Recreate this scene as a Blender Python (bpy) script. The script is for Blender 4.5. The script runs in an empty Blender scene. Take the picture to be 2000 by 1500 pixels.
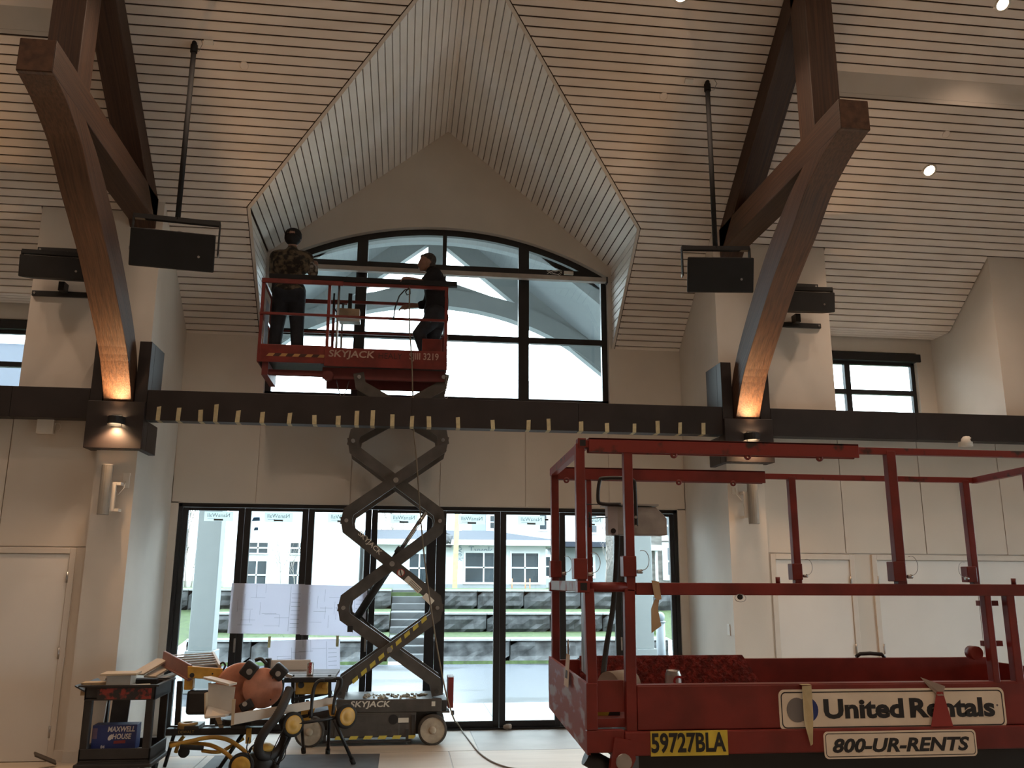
import bpy, bmesh, math, random
from mathutils import Vector, Matrix
random.seed(7)
S = bpy.context.scene
COL = S.collection
V = Vector
R = math.radians

# ------------------------------------------------------------------ camera
F_PX, W_PX, H_PX = 1694.5, 2000.0, 1500.0
CAM_H = 1.76
PITCH, YAW, ROLL = R(12.69), R(7.03), R(0.277)
fw = V((math.sin(YAW)*math.cos(PITCH), math.cos(YAW)*math.cos(PITCH), math.sin(PITCH)))
rt0 = V((math.cos(YAW), -math.sin(YAW), 0)); up0 = rt0.cross(fw)
rt = rt0*math.cos(ROLL) + up0*math.sin(ROLL)
up = -rt0*math.sin(ROLL) + up0*math.cos(ROLL)
CAMP = V((0, 0, CAM_H))
cd = bpy.data.cameras.new('camera'); cam = bpy.data.objects.new('camera', cd); COL.objects.link(cam)
cd.sensor_fit = 'HORIZONTAL'; cd.sensor_width = 36.0; cd.lens = F_PX*36.0/W_PX
cd.clip_start = 0.05; cd.clip_end = 400
cam.matrix_world = Matrix(((rt.x, up.x, -fw.x, CAMP.x), (rt.y, up.y, -fw.y, CAMP.y), (rt.z, up.z, -fw.z, CAMP.z), (0, 0, 0, 1)))
S.camera = cam
def ray(x, y): return rt*((x-1000)/F_PX) - up*((y-750)/F_PX) + fw
def atY(x, y, Y): d = ray(x, y); return CAMP + d*(Y/d.y)
def atX(x, y, X): d = ray(x, y); return CAMP + d*(X/d.x)
def atZ(x, y, Z): d = ray(x, y); return CAMP + d*((Z-CAM_H)/d.z)

# ------------------------------------------------------------------ world, exposure
wd = bpy.data.worlds.new('overcast_sky'); S.world = wd; wd.use_nodes = True
bg = wd.node_tree.nodes['Background']
bg.inputs[0].default_value = (0.82, 0.93, 1.0, 1); bg.inputs[1].default_value = 6.4
S.view_settings.view_transform = 'Standard'; S.view_settings.look = 'None'
S.view_settings.gamma = 1.0; S.view_settings.use_curve_mapping = False
S.view_settings.exposure = 0.82
WARM = (1.0, 0.72, 0.52)
DOWN_W = 80.0      # ceiling downlights
SCONCE_W = 42.0

# ------------------------------------------------------------------ materials
def mat(name, col, rough=.6, metal=0, var=.12, scale=6.0, bump=0.0, bscale=None, spec=.5, stretch=None, rot=(0, 0, 0), col2=None, detail=3, emit=None, estr=0, alpha=None, lo=.35, hi=.65):
    m = bpy.data.materials.new(name); m.use_nodes = True
    nt = m.node_tree; N = nt.nodes; L = nt.links
    b = N['Principled BSDF']
    b.inputs['Roughness'].default_value = rough; b.inputs['Metallic'].default_value = metal
    b.inputs['Specular IOR Level'].default_value = spec
    g = N.new('ShaderNodeNewGeometry'); mp = N.new('ShaderNodeMapping')
    mp.inputs['Rotation'].default_value = rot
    if stretch: mp.inputs['Scale'].default_value = stretch
    if stretch and any(rot): mp.vector_type = 'TEXTURE'; mp.inputs['Scale'].default_value = tuple(1/q for q in stretch)
    L.new(g.outputs['Position'], mp.inputs['Vector'])
    n = N.new('ShaderNodeTexNoise'); n.inputs['Scale'].default_value = scale; n.inputs['Detail'].default_value = detail
    L.new(mp.outputs[0], n.inputs['Vector'])
    r = N.new('ShaderNodeValToRGB'); r.color_ramp.elements[0].position = lo; r.color_ramp.elements[1].position = hi
    c2 = col2 if col2 else tuple(max(0, c*(1-var*2)) for c in col)
    r.color_ramp.elements[0].color = (*c2, 1)
    r.color_ramp.elements[1].color = (*col, 1)
    L.new(n.outputs['Fac'], r.inputs[0]); L.new(r.outputs[0], b.inputs['Base Color'])
    if bump:
        n2 = N.new('ShaderNodeTexNoise'); n2.inputs['Scale'].default_value = bscale or scale*6; n2.inputs['Detail'].default_value = 4
        L.new(mp.outputs[0], n2.inputs['Vector'])
        bp = N.new('ShaderNodeBump'); bp.inputs['Strength'].default_value = bump; bp.inputs['Distance'].default_value = .02
        L.new(n2.outputs['Fac'], bp.inputs['Height']); L.new(bp.outputs[0], b.inputs['Normal'])
    if emit:
        b.inputs['Emission Color'].default_value = (*emit, 1); b.inputs['Emission Strength'].default_value = estr
    return m
def glass(name, tint=(.93, .97, .97), refl=.06):
    m = bpy.data.materials.new(name); m.use_nodes = True; nt = m.node_tree; N = nt.nodes; L = nt.links
    N.remove(N['Principled BSDF'])
    t = N.new('ShaderNodeBsdfTransparent'); t.inputs[0].default_value = (*tint, 1)
    g = N.new('ShaderNodeBsdfGlossy'); g.inputs['Roughness'].default_value = .02
    lw = N.new('ShaderNodeFresnel'); lw.inputs[0].default_value = 1.45
    mx = N.new('ShaderNodeMixShader'); L.new(lw.outputs[0], mx.inputs[0]); L.new(t.outputs[0], mx.inputs[1]); L.new(g.outputs[0], mx.inputs[2])
    L.new(mx.outputs[0], N['Material Output'].inputs[0]); return m
def wood(name, c1, c2, axis='Y', ang=0, rough=.55, sc=1.0):
    st = {'X': (.5, 26, 26), 'Y': (26, .5, 26), 'Z': (26, 26, .5)}[axis]
    return mat(name, c1, rough, col2=c2, scale=2.6*sc, stretch=st, rot=(ang, 0, 0), detail=6, bump=.15, bscale=5, lo=.3, hi=.7)

MT = {}
MT['wall'] = mat('wall_paint', (.66, .60, .53), .75, var=.03, scale=2, bump=.04, bscale=90)
MT['panel'] = mat('panel_paint', (.61, .55, .48), .7, var=.03, scale=1.5, bump=.02, bscale=60)
MT['board'] = mat('ceiling_board_paint', (.80, .71, .63), .65, var=.06, scale=1.2, stretch=(1, 3, 3))
MT['boardd'] = mat('dormer_board_paint', (.86, .81, .75), .5, var=.06, scale=1.2, stretch=(3, 1, 3))
MT['gap'] = mat('gap_dark_backing', (.06, .04, .03), .9)  # dark brown acoustic backing seen through the board gaps
MT['trim'] = mat('painted_trim', (.61, .555, .49), .6, var=.02)
MT['door'] = mat('door_paint', (.70, .67, .63), .5, var=.02, scale=2)
MT['beam'] = mat('dark_beam_cladding', (.022, .016, .016), .45, var=.2, scale=3)
MT['frame'] = mat('black_window_frame', (.012, .013, .016), .4, var=.1)
MT['glass'] = glass('clear_glass')
E2 = None
MT['timY'] = wood('timber_level', (.095, .044, .022), (.036, .015, .0075), 'Y')
MT['timZ'] = wood('timber_upright', (.092, .042, .021), (.035, .0145, .0075), 'Z')
MT['timR'] = wood('timber_rafter', (.072, .032, .016), (.029, .0115, .006), 'Y', ang=-math.atan(.795))
MT['timB'] = wood('timber_brace', (.105, .048, .023), (.040, .0165, .0078), 'Y', ang=-R(37))
MT['endgrain'] = mat('timber_end_grain', (.13, .06, .03), .7, col2=(.06, .025, .012), scale=14, detail=6)
MT['black'] = mat('black_metal', (.012, .012, .013), .45, var=.15)
MT['matte'] = mat('matte_black', (.010, .010, .011), .8, var=.15)
MT['white'] = mat('white_plastic', (.72, .68, .62), .4, var=.03)
MT['red'] = mat('lift_red_paint', (.20, .020, .014), .42, var=.18, scale=7, bump=.03)
MT['reds'] = mat('worn_red_paint', (.21, .022, .015), .5, col2=(.035, .018, .013), scale=16, lo=.30, hi=.42)
MT['grey'] = mat('lift_grey_paint', (.085, .075, .065), .5, var=.15, scale=8, bump=.03)
MT['dgrey'] = mat('dark_grey_paint', (.040, .037, .034), .55, var=.15, scale=8)
MT['rubber'] = mat('rubber', (.018, .017, .016), .85, var=.2)
MT['tyre'] = mat('solid_tyre', (.07, .058, .046), .85, var=.2, scale=10)
MT['rim'] = mat('cream_rim', (.46, .38, .28), .6, var=.15, scale=12)
MT['steel'] = mat('bare_steel', (.45, .44, .43), .35, metal=1, var=.15, scale=12)
MT['chrome'] = mat('chrome_rod', (.6, .6, .6), .18, metal=1, var=.05)
MT['yellow'] = mat('tool_yellow', (.60, .33, .05), .5, var=.15, scale=10)
MT['stripe'] = mat('hazard_yellow', (.62, .50, .08), .55, var=.1)
MT['tape'] = mat('masking_tape', (.55, .46, .27), .7, var=.1, scale=20)
MT['copper'] = mat('dusty_orange_guard', (.50, .20, .12), .55, var=.16, scale=9)
MT['mdf'] = mat('primed_mdf', (.56, .49, .41), .6, var=.05)
MT['mdfe'] = mat('raw_mdf_edge', (.50, .38, .25), .7, var=.08)
MT['pine'] = mat('pine_board', (.50, .36, .21), .65, var=.15, scale=5, stretch=(1, 8, 8))
def translucent(name, col, k=.5):
    m = bpy.data.materials.new(name); m.use_nodes = True; nt = m.node_tree; N = nt.nodes; L = nt.links
    N.remove(N['Principled BSDF'])
    d = N.new('ShaderNodeBsdfDiffuse'); t = N.new('ShaderNodeBsdfTranslucent'); mx = N.new('ShaderNodeMixShader')
    n = N.new('ShaderNodeTexNoise'); n.inputs['Scale'].default_value = 3; r = N.new('ShaderNodeValToRGB')
    r.color_ramp.elements[0].color = (*[c*.96 for c in col], 1); r.color_ramp.elements[1].color = (*col, 1); L.new(n.outputs[0], r.inputs[0])
    L.new(r.outputs[0], d.inputs[0]); L.new(r.outputs[0], t.inputs[0]); mx.inputs[0].default_value = k
    L.new(d.outputs[0], mx.inputs[1]); L.new(t.outputs[0], mx.inputs[2]); L.new(mx.outputs[0], N['Material Output'].inputs[0]); return m
MT['paper'] = translucent('drawing_paper', (.90, .90, .97), .56)
MT['ink'] = mat('grey_ink', (.30, .31, .36), .8)
MT['inkb'] = mat('black_ink', (.02, .02, .022), .7)
MT['decal'] = mat('white_decal', (.72, .66, .56), .5, var=.05)

# ------------------------------------------------------------------ mesh helpers
def basis(d, roll=0, ref=None):
    d = d.normalized(); r = ref or (V((0, 0, 1)) if abs(d.z) < .95 else V((0, 1, 0)))
    x = r.cross(d).normalized(); y = d.cross(x)
    if roll: x, y = x*math.cos(roll)+y*math.sin(roll), -x*math.sin(roll)+y*math.cos(roll)
    return x, y
class MB:
    def __init__(s): s.v = []; s.f = []; s.sm = []
    def add(s, vs, fs, smooth=False):
        o = len(s.v); s.v += [V(p) for p in vs]
        for f in fs: s.f.append([i+o for i in f]); s.sm.append(smooth)
        return s
    def box(s, a, b):
        x0, y0, z0 = (min(a[i], b[i]) for i in range(3)); x1, y1, z1 = (max(a[i], b[i]) for i in range(3))
        return s.add([(x0, y0, z0), (x1, y0, z0), (x1, y1, z0), (x0, y1, z0), (x0, y0, z1), (x1, y0, z1), (x1, y1, z1), (x0, y1, z1)],
                     [(0, 3, 2, 1), (4, 5, 6, 7), (0, 1, 5, 4), (1, 2, 6, 5), (2, 3, 7, 6), (3, 0, 4, 7)])
    def cb(s, c, sz, m=None):
        h = V(sz)/2; vs = [V((sx*h.x, sy*h.y, sz_*h.z)) for sz_ in (-1, 1) for sx, sy in ((-1, -1), (1, -1), (1, 1), (-1, 1))]
        if m is not None: vs = [m @ p for p in vs]
        c = V(c); return s.add([p+c for p in vs], [(0, 3, 2, 1), (4, 5, 6, 7), (0, 1, 5, 4), (1, 2, 6, 5), (2, 3, 7, 6), (3, 0, 4, 7)])
    def bar(s, p, q, w, h, roll=0, ref=None):
        p, q = V(p), V(q); x, y = basis(q-p, roll, ref)
        vs = [c+x*(sx*w/2)+y*(sy*h/2) for c in (p, q) for sx, sy in ((-1, -1), (1, -1), (1, 1), (-1, 1))]
        return s.add(vs, [(0, 3, 2, 1), (4, 5, 6, 7), (0, 1, 5, 4), (1, 2, 6, 5), (2, 3, 7, 6), (3, 0, 4, 7)])
    def cyl(s, p, q, r, n=16, r2=None):
        p, q = V(p), V(q); x, y = basis(q-p); r2 = r if r2 is None else r2
        vs = [c+(x*math.cos(2*math.pi*i/n)+y*math.sin(2*math.pi*i/n))*rr for c, rr in ((p, r), (q, r2)) for i in range(n)]
        o = len(s.v); s.v += vs
        for i in range(n): s.f.append([o+i, o+(i+1) % n, o+n+(i+1) % n, o+n+i]); s.sm.append(True)
        s.f.append([o+n-1-i for i in range(n)]); s.sm.append(False)
        s.f.append([o+n+i for i in range(n)]); s.sm.append(False)
        return s
    def tube(s, pts, r, n=8, closed=False):
        pts = [V(p) for p in pts]; k = len(pts); o = len(s.v); px = None
        for i, p in enumerate(pts):
            if closed: d = pts[(i+1) % k]-pts[i-1]
            else: d = pts[min(i+1, k-1)]-pts[max(i-1, 0)]
            if d.length < 1e-9: d = V((0, 0, 1))
            d.normalize()
            if px is None: x, y = basis(d)
            else:
                x = px-d*px.dot(d)
                x = x.normalized() if x.length > 1e-6 else basis(d)[0]
                y = d.cross(x)
            px = x; rr = r[i] if isinstance(r, (list, tuple)) else r
            s.v += [p+(x*math.cos(2*math.pi*j/n)+y*math.sin(2*math.pi*j/n))*rr for j in range(n)]
        for i in range(k if closed else k-1):
            a = o+i*n; b = o+((i+1) % k)*n
            for j in range(n): s.f.append([a+j, a+(j+1) % n, b+(j+1) % n, b+j]); s.sm.append(True)
        if not closed:
            s.f.append([o+n-1-j for j in range(n)]); s.sm.append(False)
            s.f.append([o+(k-1)*n+j for j in range(n)]); s.sm.append(False)
        return s
    def lathe(s, c, axis, prof, n=24, caps=True):
        c = V(c); a = V(axis).normalized(); x, y = basis(a); o = len(s.v); k = len(prof)
        for r, h in prof: s.v += [c+a*h+(x*math.cos(2*math.pi*j/n)+y*math.sin(2*math.pi*j/n))*max(r, 1e-4) for j in range(n)]
        for i in range(k-1):
            for j in range(n): s.f.append([o+i*n+j, o+i*n+(j+1) % n, o+(i+1)*n+(j+1) % n, o+(i+1)*n+j]); s.sm.append(True)
        if caps:
            s.f.append([o+n-1-j for j in range(n)]); s.sm.append(False)
            s.f.append([o+(k-1)*n+j for j in range(n)]); s.sm.append(False)
        return s
    def prism(s, poly, off):
        n = len(poly); p = [V(q) for q in poly]; off = V(off)
        nn = V((0, 0, 0))
        for i in range(n): nn += p[i].cross(p[(i+1) % n])
        if nn.dot(off) > 0: p.reverse()
        return s.add(p+[q+off for q in p], [list(range(n)), [2*n-1-i for i in range(n)]]+[[(i+1) % n, i, n+i, n+(i+1) % n] for i in range(n)])
    def ball(s, c, r, sc=(1, 1, 1), nu=16, nv=10):
        c = V(c); vs = []; fs = []
        for i in range(nv+1):
            t = math.pi*i/nv
            for j in range(nu):
                a = 2*math.pi*j/nu
                vs.append(c+V((math.sin(t)*math.cos(a)*sc[0], math.sin(t)*math.sin(a)*sc[1], math.cos(t)*sc[2]))*r)
        for i in range(nv):
            for j in range(nu): fs.append((i*nu+j, (i+1)*nu+j, (i+1)*nu+(j+1) % nu, i*nu+(j+1) % nu))
        return s.add(vs, fs, True)
    def build(s, name, m, parent=None, bevel=0, base=True, smooth=None, clean=True):
        me = bpy.data.meshes.new(name)
        o = bpy.data.objects.new(name, me); COL.objects.link(o)
        if parent is not None: off = worig(parent)
        elif base:
            xs = [p.x for p in s.v]; ys = [p.y for p in s.v]; zs = [p.z for p in s.v]
            off = V(((min(xs)+max(xs))/2, (min(ys)+max(ys))/2, min(zs)))
        else: off = V((0, 0, 0))
        me.from_pydata([p-off for p in s.v], [], s.f)
        for i, p in enumerate(me.polygons): p.use_smooth = s.sm[i]
        me.update()
        if parent is not None: o.parent = parent
        else: o.location = off
        if m is not None: me.materials.append(MT[m] if isinstance(m, str) else m)
        if bevel:
            b = o.modifiers.new('bevel', 'BEVEL'); b.width = bevel; b.segments = 2; b.limit_method = 'ANGLE'; b.angle_limit = R(40)
        return o
def worig(o):
    p = V((0, 0, 0))
    while o is not None: p = p + V(o.location); o = o.parent
    return p
def tag(o, label=None, cat=None, group=None, kind=None):
    if label: o['label'] = label
    if cat: o['category'] = cat
    if group: o['group'] = group
    if kind: o['kind'] = kind
    return o
def empty(name, loc, label=None, cat=None, group=None, kind=None):
    o = bpy.data.objects.new(name, None); COL.objects.link(o); o.location = loc; o.empty_display_size = .2
    return tag(o, label, cat, group, kind)
def struct(o, label=None): o['kind'] = 'structure'; return tag(o, label)
def light(name, kind, loc, parent=None, **k):
    l = bpy.data.lights.new(name, kind); o = bpy.data.objects.new(name, l); COL.objects.link(o)
    for a, b in k.items(): setattr(l, a, b)
    if parent is not None: o.parent = parent; o.location = V(loc)-worig(parent)
    else: o.location = loc
    return o
_fonts = {}
def text(body, name, m, parent, origin, right, upv, size, depth=.002, bold=0.0, shear=0.0, align='CENTER', sx=1.0, mirror=False, space=1.0):
    cu = bpy.data.curves.new('t', 'FONT'); cu.body = body; cu.size = size; cu.align_x = align; cu.align_y = 'CENTER'
    cu.offset = bold; cu.shear = shear; cu.extrude = depth/2; cu.resolution_u = 3; cu.space_character = space
    o = bpy.data.objects.new('t', cu); COL.objects.link(o)
    dg = bpy.context.evaluated_depsgraph_get()
    me = bpy.data.meshes.new_from_object(o.evaluated_get(dg))
    bpy.data.objects.remove(o); bpy.data.curves.remove(cu)
    r = V(right).normalized(); u = V(upv).normalized(); n = r.cross(u); org = V(origin)-(worig(parent) if parent is not None else V((0, 0, 0)))
    for v in me.vertices:
        c = v.co; v.co = org + r*(c.x*sx*(-1 if mirror else 1)) + u*c.y + n*c.z
    if mirror:
        me.flip_normals()
    me.name = name; me.materials.clear(); me.materials.append(MT[m] if isinstance(m, str) else m)
    ob = bpy.data.objects.new(name, me); COL.objects.link(ob)
    if parent is not None: ob.parent = parent
    return ob
def rrect(c, right, upv, w, h, r, n=6):
    c = V(c); a = V(right).normalized(); b = V(upv).normalized(); pts = []
    for sx, sy, t0 in ((1, 1, 0), (-1, 1, 90), (-1, -1, 180), (1, -1, 270)):
        for i in range(n+1):
            t = R(t0+90*i/n); pts.append(c+a*(sx*(w/2-r)+r*math.cos(t))+b*(sy*(h/2-r)+r*math.sin(t)))
    return pts
def spline(pts, n=6):
    out = []
    for i in range(len(pts)-1):
        p0, p1, p2, p3 = pts[max(i-1, 0)], pts[i], pts[i+1], pts[min(i+2, len(pts)-1)]
        for k in range(n):
            t = k/n; out.append(.5*((2*p1)+(p2-p0)*t+(2*p0-5*p1+4*p2-p3)*t*t+(3*p1-p0-3*p2+p3)*t**3))
    return out+[pts[-1]]
def copy_tree(o, parent=None):
    c = o.copy(); COL.objects.link(c); c.parent = parent
    for ch in list(o.children): copy_tree(ch, c)
    return c
# ================================================================== SHELL
YP, YU, YL, YC = 9.49, 9.58, 9.55, 11.013
XL, XR = -2.80, 3.64            # inner faces of the piers
AX = .42                         # symmetry axis of the bay
PLO, PRO = -3.21, 4.08           # outer faces of the piers
SL = .795; C0 = 13.54            # main slope  z = C0 - SL*Y
def zc(y): return C0 - SL*y
D0 = 5.765 + SL*9.58             # dropped side slope
def zs(y): return D0 - SL*y
WX0, WX1 = -9.0, 9.6
YR = 2.5                         # ridge
DA = V((.45, 0, 7.82)); DEL, DER, DEZ = -1.875, 2.72, 5.915    # dormer apex / eaves
mL = (DA.z-DEZ)/(DA.x-DEL); mR = (DA.z-DEZ)/(DER-DA.x)
YEAVE = (C0-DEZ)/SL; YAPEX = (C0-DA.z)/SL

# ---- floor
fl = MB().box((WX0, -6.2, -.12), (WX1, 11.25, 0)).build('floor', mat('floor_underlay', (.36, .33, .29), .55, var=.1, scale=1.5), base=False)
struct(fl, 'protected floor under loose cream sheets')
msh = [mat('floor_sheet_cream', (.54, .47, .385), .6, var=.07, scale=2.2, stretch=(.4, 2, 1)), mat('floor_sheet_daylit', (.40, .39, .37), .6, var=.10, scale=1.6),  # second tone paints cool reflected daylight into the sheet by the glass
       mat('floor_sheet_grey', (.38, .375, .37), .6, var=.08, scale=1.6)]
sx0 = atZ(926, 1447, 0).x; sx1 = atZ(878, 1475, 0).x; ys0 = atZ(938, 1466.9, 0).y
rows = [(10.93, ys0, sx0), (ys0, ys0-1.22, sx1), (ys0-1.22, ys0-2.44, sx1-1.1), (ys0-2.44, ys0-3.66, sx1)]
for ri, (ya, yb, xs) in enumerate(rows):
    for k in range(-3, 3):
        a = xs+2.44*k; b = a+2.44
        a = max(a, -7.4); b = min(b, 7.4)
        if ya > YL and ri == 0: a = max(a, XL+.03); b = min(b, XR-.03)
        if b-a < .2: continue
        if ri == 1: pass
        y_hi = min(ya, 10.93) if ri != 1 else min(ya, YL-.25 if (b < XL or a > XR) else ya)
        o = MB().box((a+.006, yb+.006, .0005), (b-.006, y_hi-.006, .0045)).build('floor_sheet', msh[1 if (ri == 0 and k == 0) else 2 if (ri == 0 and k < -1) else 0], fl)

# ---- centre wall with folding-door opening and arched window opening
NX0, NX1, NZ = -2.715, 3.535, 2.65
AXC, AHW, ATOP, ASPR, ASILL = .43, 2.235, 6.40, 5.80, 3.95
ARr = (AHW**2+(ATOP-ASPR)**2)/(2*(ATOP-ASPR)); AZC = ATOP-ARr
def archz(x, off=0): return AZC+math.sqrt(max(0, (ARr-off)**2-(x-AXC)**2))
def gable(x):
    if x < DEL or x > DER: return zc(YC)+.12
    return DA.z-mL*(DA.x-x)+.06 if x < DA.x else DA.z-mR*(x-DA.x)+.06
w = MB()
T = .22
w.box((XL-.3, YC, 0), (NX0, YC+T, 3.0)); w.box((NX1, YC, 0), (XR+.3, YC+T, 3.0))
w.box((XL-.3, YC, NZ), (XR+.3, YC+T, ASILL))
xs = sorted(set([XL-.3, DEL, DEL-.001, AXC-AHW, DA.x, AXC+AHW, DER, DER+.001, XR+.3]+[AXC-AHW+2*AHW*i/36 for i in range(37)]))
for a, b in zip(xs, xs[1:]):
    m_ = (a+b)/2; inn = abs(m_-AXC) < AHW
    za, zb = (archz(a), archz(b)) if inn else (ASILL, ASILL)
    w.prism([(a, YC, za), (b, YC, zb), (b, YC, gable(b)), (a, YC, gable(a))], (0, T, 0))
wc = w.build('wall_center', 'wall', base=False); struct(wc, 'tall cream centre wall with arched window over folding glass doors')
# wall panels between door head and beam
jx = [XL+.004]+[atY(x, 975, YC).x for x in (500, 684, 858.5, 1026, 1189)]+[XR-.004]
for a, b in zip(jx, jx[1:]):
    MB().box((a+.005, YC-.012, NZ+.012), (b-.005, YC+.002, 3.62)).build('wall_panel', 'panel', wc)

# ---- piers and upper wall blocks
for side, x0, x1, ux0, ux1 in (('left', PLO, XL, -4.10, XL), ('right', XR, PRO, XR, 5.07)):
    p = MB().box((x0, YP, 0), (x1, YC+.2, 3.45)); p.box((ux0, YU, 3.45), (ux1, YC+.2, 6.05))
    struct(p.build('wall_pier_'+side, 'wall', base=False), 'cream pier of the %s side with wide wall block above the dark beam' % side)
struct(MB().box((7.262, YU, 3.45), (WX1, YC+.2, 6.2)).build('wall_block_right', 'wall', base=False), 'cream wall block beyond the small window recess')
struct(MB().box((WX0, YU, 3.45), (-6.42, YC+.2, 6.2)).build('wall_block_left', 'wall', base=False), 'cream wall block beyond the left window recess')
# ---- window recess walls
for side, x0, x1, ox0, ox1 in (('left', -6.42, -4.10, -6.2, -4.40), ('right', 5.07, 7.262, 5.22, 7.02)):
    p = MB(); Y0 = 10.93; oz0, oz1 = 3.72, 4.86
    p.box((x0, Y0, 3.3), (ox0, Y0+.2, 5.2)).box((ox1, Y0, 3.3), (x1, Y0+.2, 5.2)).box((ox0, Y0, oz1), (ox1, Y0+.2, 5.2)).box((ox0, Y0, 3.3), (ox1, Y0+.2, oz0))
    p.box((x0, YL+.02, 3.3), (x1, Y0+.02, 3.66))
    struct(p.build('wall_recess_'+side, 'wall', base=False), 'cream wall of the %s clerestory recess' % side)

# ---- lower side walls with doors
def side_wall(side, x0, x1, doors, joints, hz):
    wl = MB().box((x0, YL+.02, 0), (x1, YL+.25, 3.66)).build('wall_'+side, 'gap' if False else 'trim', base=False)
    struct(wl, 'cream panelled wall of the %s side with flush white doors' % side)
    ed = [x0]+sorted(joints)+[x1]
    for a, b in zip(ed, ed[1:]):
        MB().box((a+.005, YL, hz+.006), (b-.005, YL+.022, 3.66)).build('wall_panel', 'panel', wl)
    ed = [x0]; 
    for a, b in doors: ed += [a, b]
    ed += [x1]
    for a, b in zip(ed[::2], ed[1::2]):
        if b-a > .02: MB().box((a, YL, 0), (b, YL+.022, hz-.006)).build('wall_panel', 'panel', wl)
    return wl
dn = [1]
def door(x0, x1, z1, leaves, hinge_x, label):
    d = empty('door_%d' % dn[0], ((x0+x1)/2, YL, 0)); dn[0] += 1; struct(d, label)
    c = MB(); cw = .06
    c.box((x0, YL-.015, 0), (x0+cw, YL+.02, z1)).box((x1-cw, YL-.015, 0), (x1, YL+.02, z1)).box((x0+cw, YL-.015, z1-cw), (x1-cw, YL+.02, z1))
    c.build('casing', 'trim', d, bevel=.004)
    for a, b in leaves:
        MB().box((a+.004, YL-.004, .012), (b-.004, YL+.02, z1-cw-.006)).build('leaf', 'door', d)
    for hx in hinge_x:
        for z in (.28, 1.02, 1.76): MB().cyl((hx, YL-.012, z-.055), (hx, YL-.012, z+.055), .011, 8).build('hinge', 'steel', d)
dLr = atY(137.6, 1078.7, YL).x; dRl = atY(1514, 1090, YL).x; dRr = atY(1658, 1092, YL).x
d2l = atY(1711, 1092, YL).x; d2m = atY(1903, 1097, YL).x
HZ = 2.065
wl = side_wall('left', WX0, PLO, [(dLr-1.06, dLr+.06)], [atY(20, 870, YL).x, atY(20, 870, YL).x-1.24, -6.6], HZ)
wr = side_wall('right', PRO, WX1, [(dRl-.06, dRr+.06), (d2l-.06, d2m*2-d2l+.06)], [atY(x, 985, YL).x for x in (1645, 1801, 1957)]+[8.2], HZ)
door(dLr-1.06, dLr+.06, HZ-.01, [(dLr-1.0, dLr)], [dLr], 'flush cream door on the left wall')
door(dRl-.06, dRr+.06, HZ-.01, [(dRl, dRr)], [dRr], 'single flush white door right of the pier')
door(d2l-.06, d2m*2-d2l+.06, HZ-.01, [(d2l, d2m), (d2m, d2m*2-d2l)], [d2l], 'double flush white doors behind the red lift')
bb = MB(); bb.box((dLr+.06, YL-.016, 0), (PLO, YL, .11)); struct(bb.build('baseboard_left', 'trim', base=False, bevel=.003))
bb = MB(); bb.box((XL, YP, 0), (XL+.014, YC, .11)).box((PLO-.002, YP-.014, 0), (XL+.014, YP, .11)); struct(bb.build('baseboard_pier', 'trim', base=False, bevel=.003))
bb = MB(); bb.box((XR-.014, YP, 0), (XR, YC, .11)).box((XR-.014, YP-.014, 0), (PRO, YP, .11)); struct(bb.build('baseboard_right', 'trim', base=False, bevel=.003))

# ---- rest of the hall
def hallz(y): return zc(y) if y >= YR else zc(2*YR-y)
for n_, x in (('west', WX0), ('east', WX1)):
    sgn = -1 if x < 0 else 1
    q = MB(); o0, o1, oz = 1.2, 8.2, 2.65
    if n_ == 'west': q.prism([(x, -6.1, 0), (x, 11.2, 0), (x, 11.2, 5), (x, YR, zc(YR)+.2), (x, -6.1, 5)], (sgn*.2, 0, 0))
    else:
        q.prism([(x, -6.1, oz), (x, 11.2, oz), (x, 11.2, 5), (x, YR, zc(YR)+.2), (x, -6.1, 5)], (sgn*.2, 0, 0)); q.box((x, -6.1, 0), (x+.2, o0, oz)); q.box((x, o1, 0), (x+.2, 11.2, oz))
    struct(q.build('wall_'+n_, 'wall', base=False), 'plain cream end wall of the hall')
struct(MB().box((WX0, -6.3, 0), (WX1, -6.1, 5.2)).build('wall_rear', 'wall', base=False), 'plain cream wall behind the viewer')

# ---- ceiling: dark backing + boards
nrm = V((0, SL, 1)).normalized()
def slabp(mb, poly, zf, lift, th=.05):
    mb.prism([V((x, y, zf(y)))+nrm*lift for x, y in poly], nrm*th)
bk = MB(); YB = 6.9
slabp(bk, [(-3.15, YC+.2), (DEL, YC+.2), (DEL, YEAVE), (DA.x, YAPEX), (DA.x, YB), (-3.15, YB)], zc, .02)
slabp(bk, [(3.98, YC+.2), (DER, YC+.2), (DER, YEAVE), (DA.x, YAPEX), (DA.x, YB), (3.98, YB)], zc, .02)
YS0, YS1 = 7.985, 8.089                   # step between upper and dropped side slope
for x0, x1, r0, r1 in ((WX0, -2.9, -6.5, -4.05), (3.75, WX1, 5.0, 7.35)):
    slabp(bk, [(x0, YS0+.02), (x1, YS0+.02), (x1, YB), (x0, YB)], zc, .02)
    slabp(bk, [(x0, YU+.05), (x1, YU+.05), (x1, YS1-.03), (x0, YS1-.03)], zs, .02)
    slabp(bk, [(r0, 10.50), (r1, 10.50), (r1, YU), (r0, YU)], zs, .02)
    bk.box((r0, 10.47, zs(10.476)+.02), (r1, 11.1, zs(10.476)+.07))
ce = bk.build('ceiling', 'gap', base=False); struct(ce, 'sloping slatted timber ceiling with dark gaps')
PIT = .098/math.hypot(1, SL); GAP = .0125
def board(poly, zf, parent=None, name='ceiling_board', th=.016, m='board'):
    return MB().prism([V((x, y, zf(y))) for x, y in poly], nrm*th).build(name, m, parent)
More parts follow.
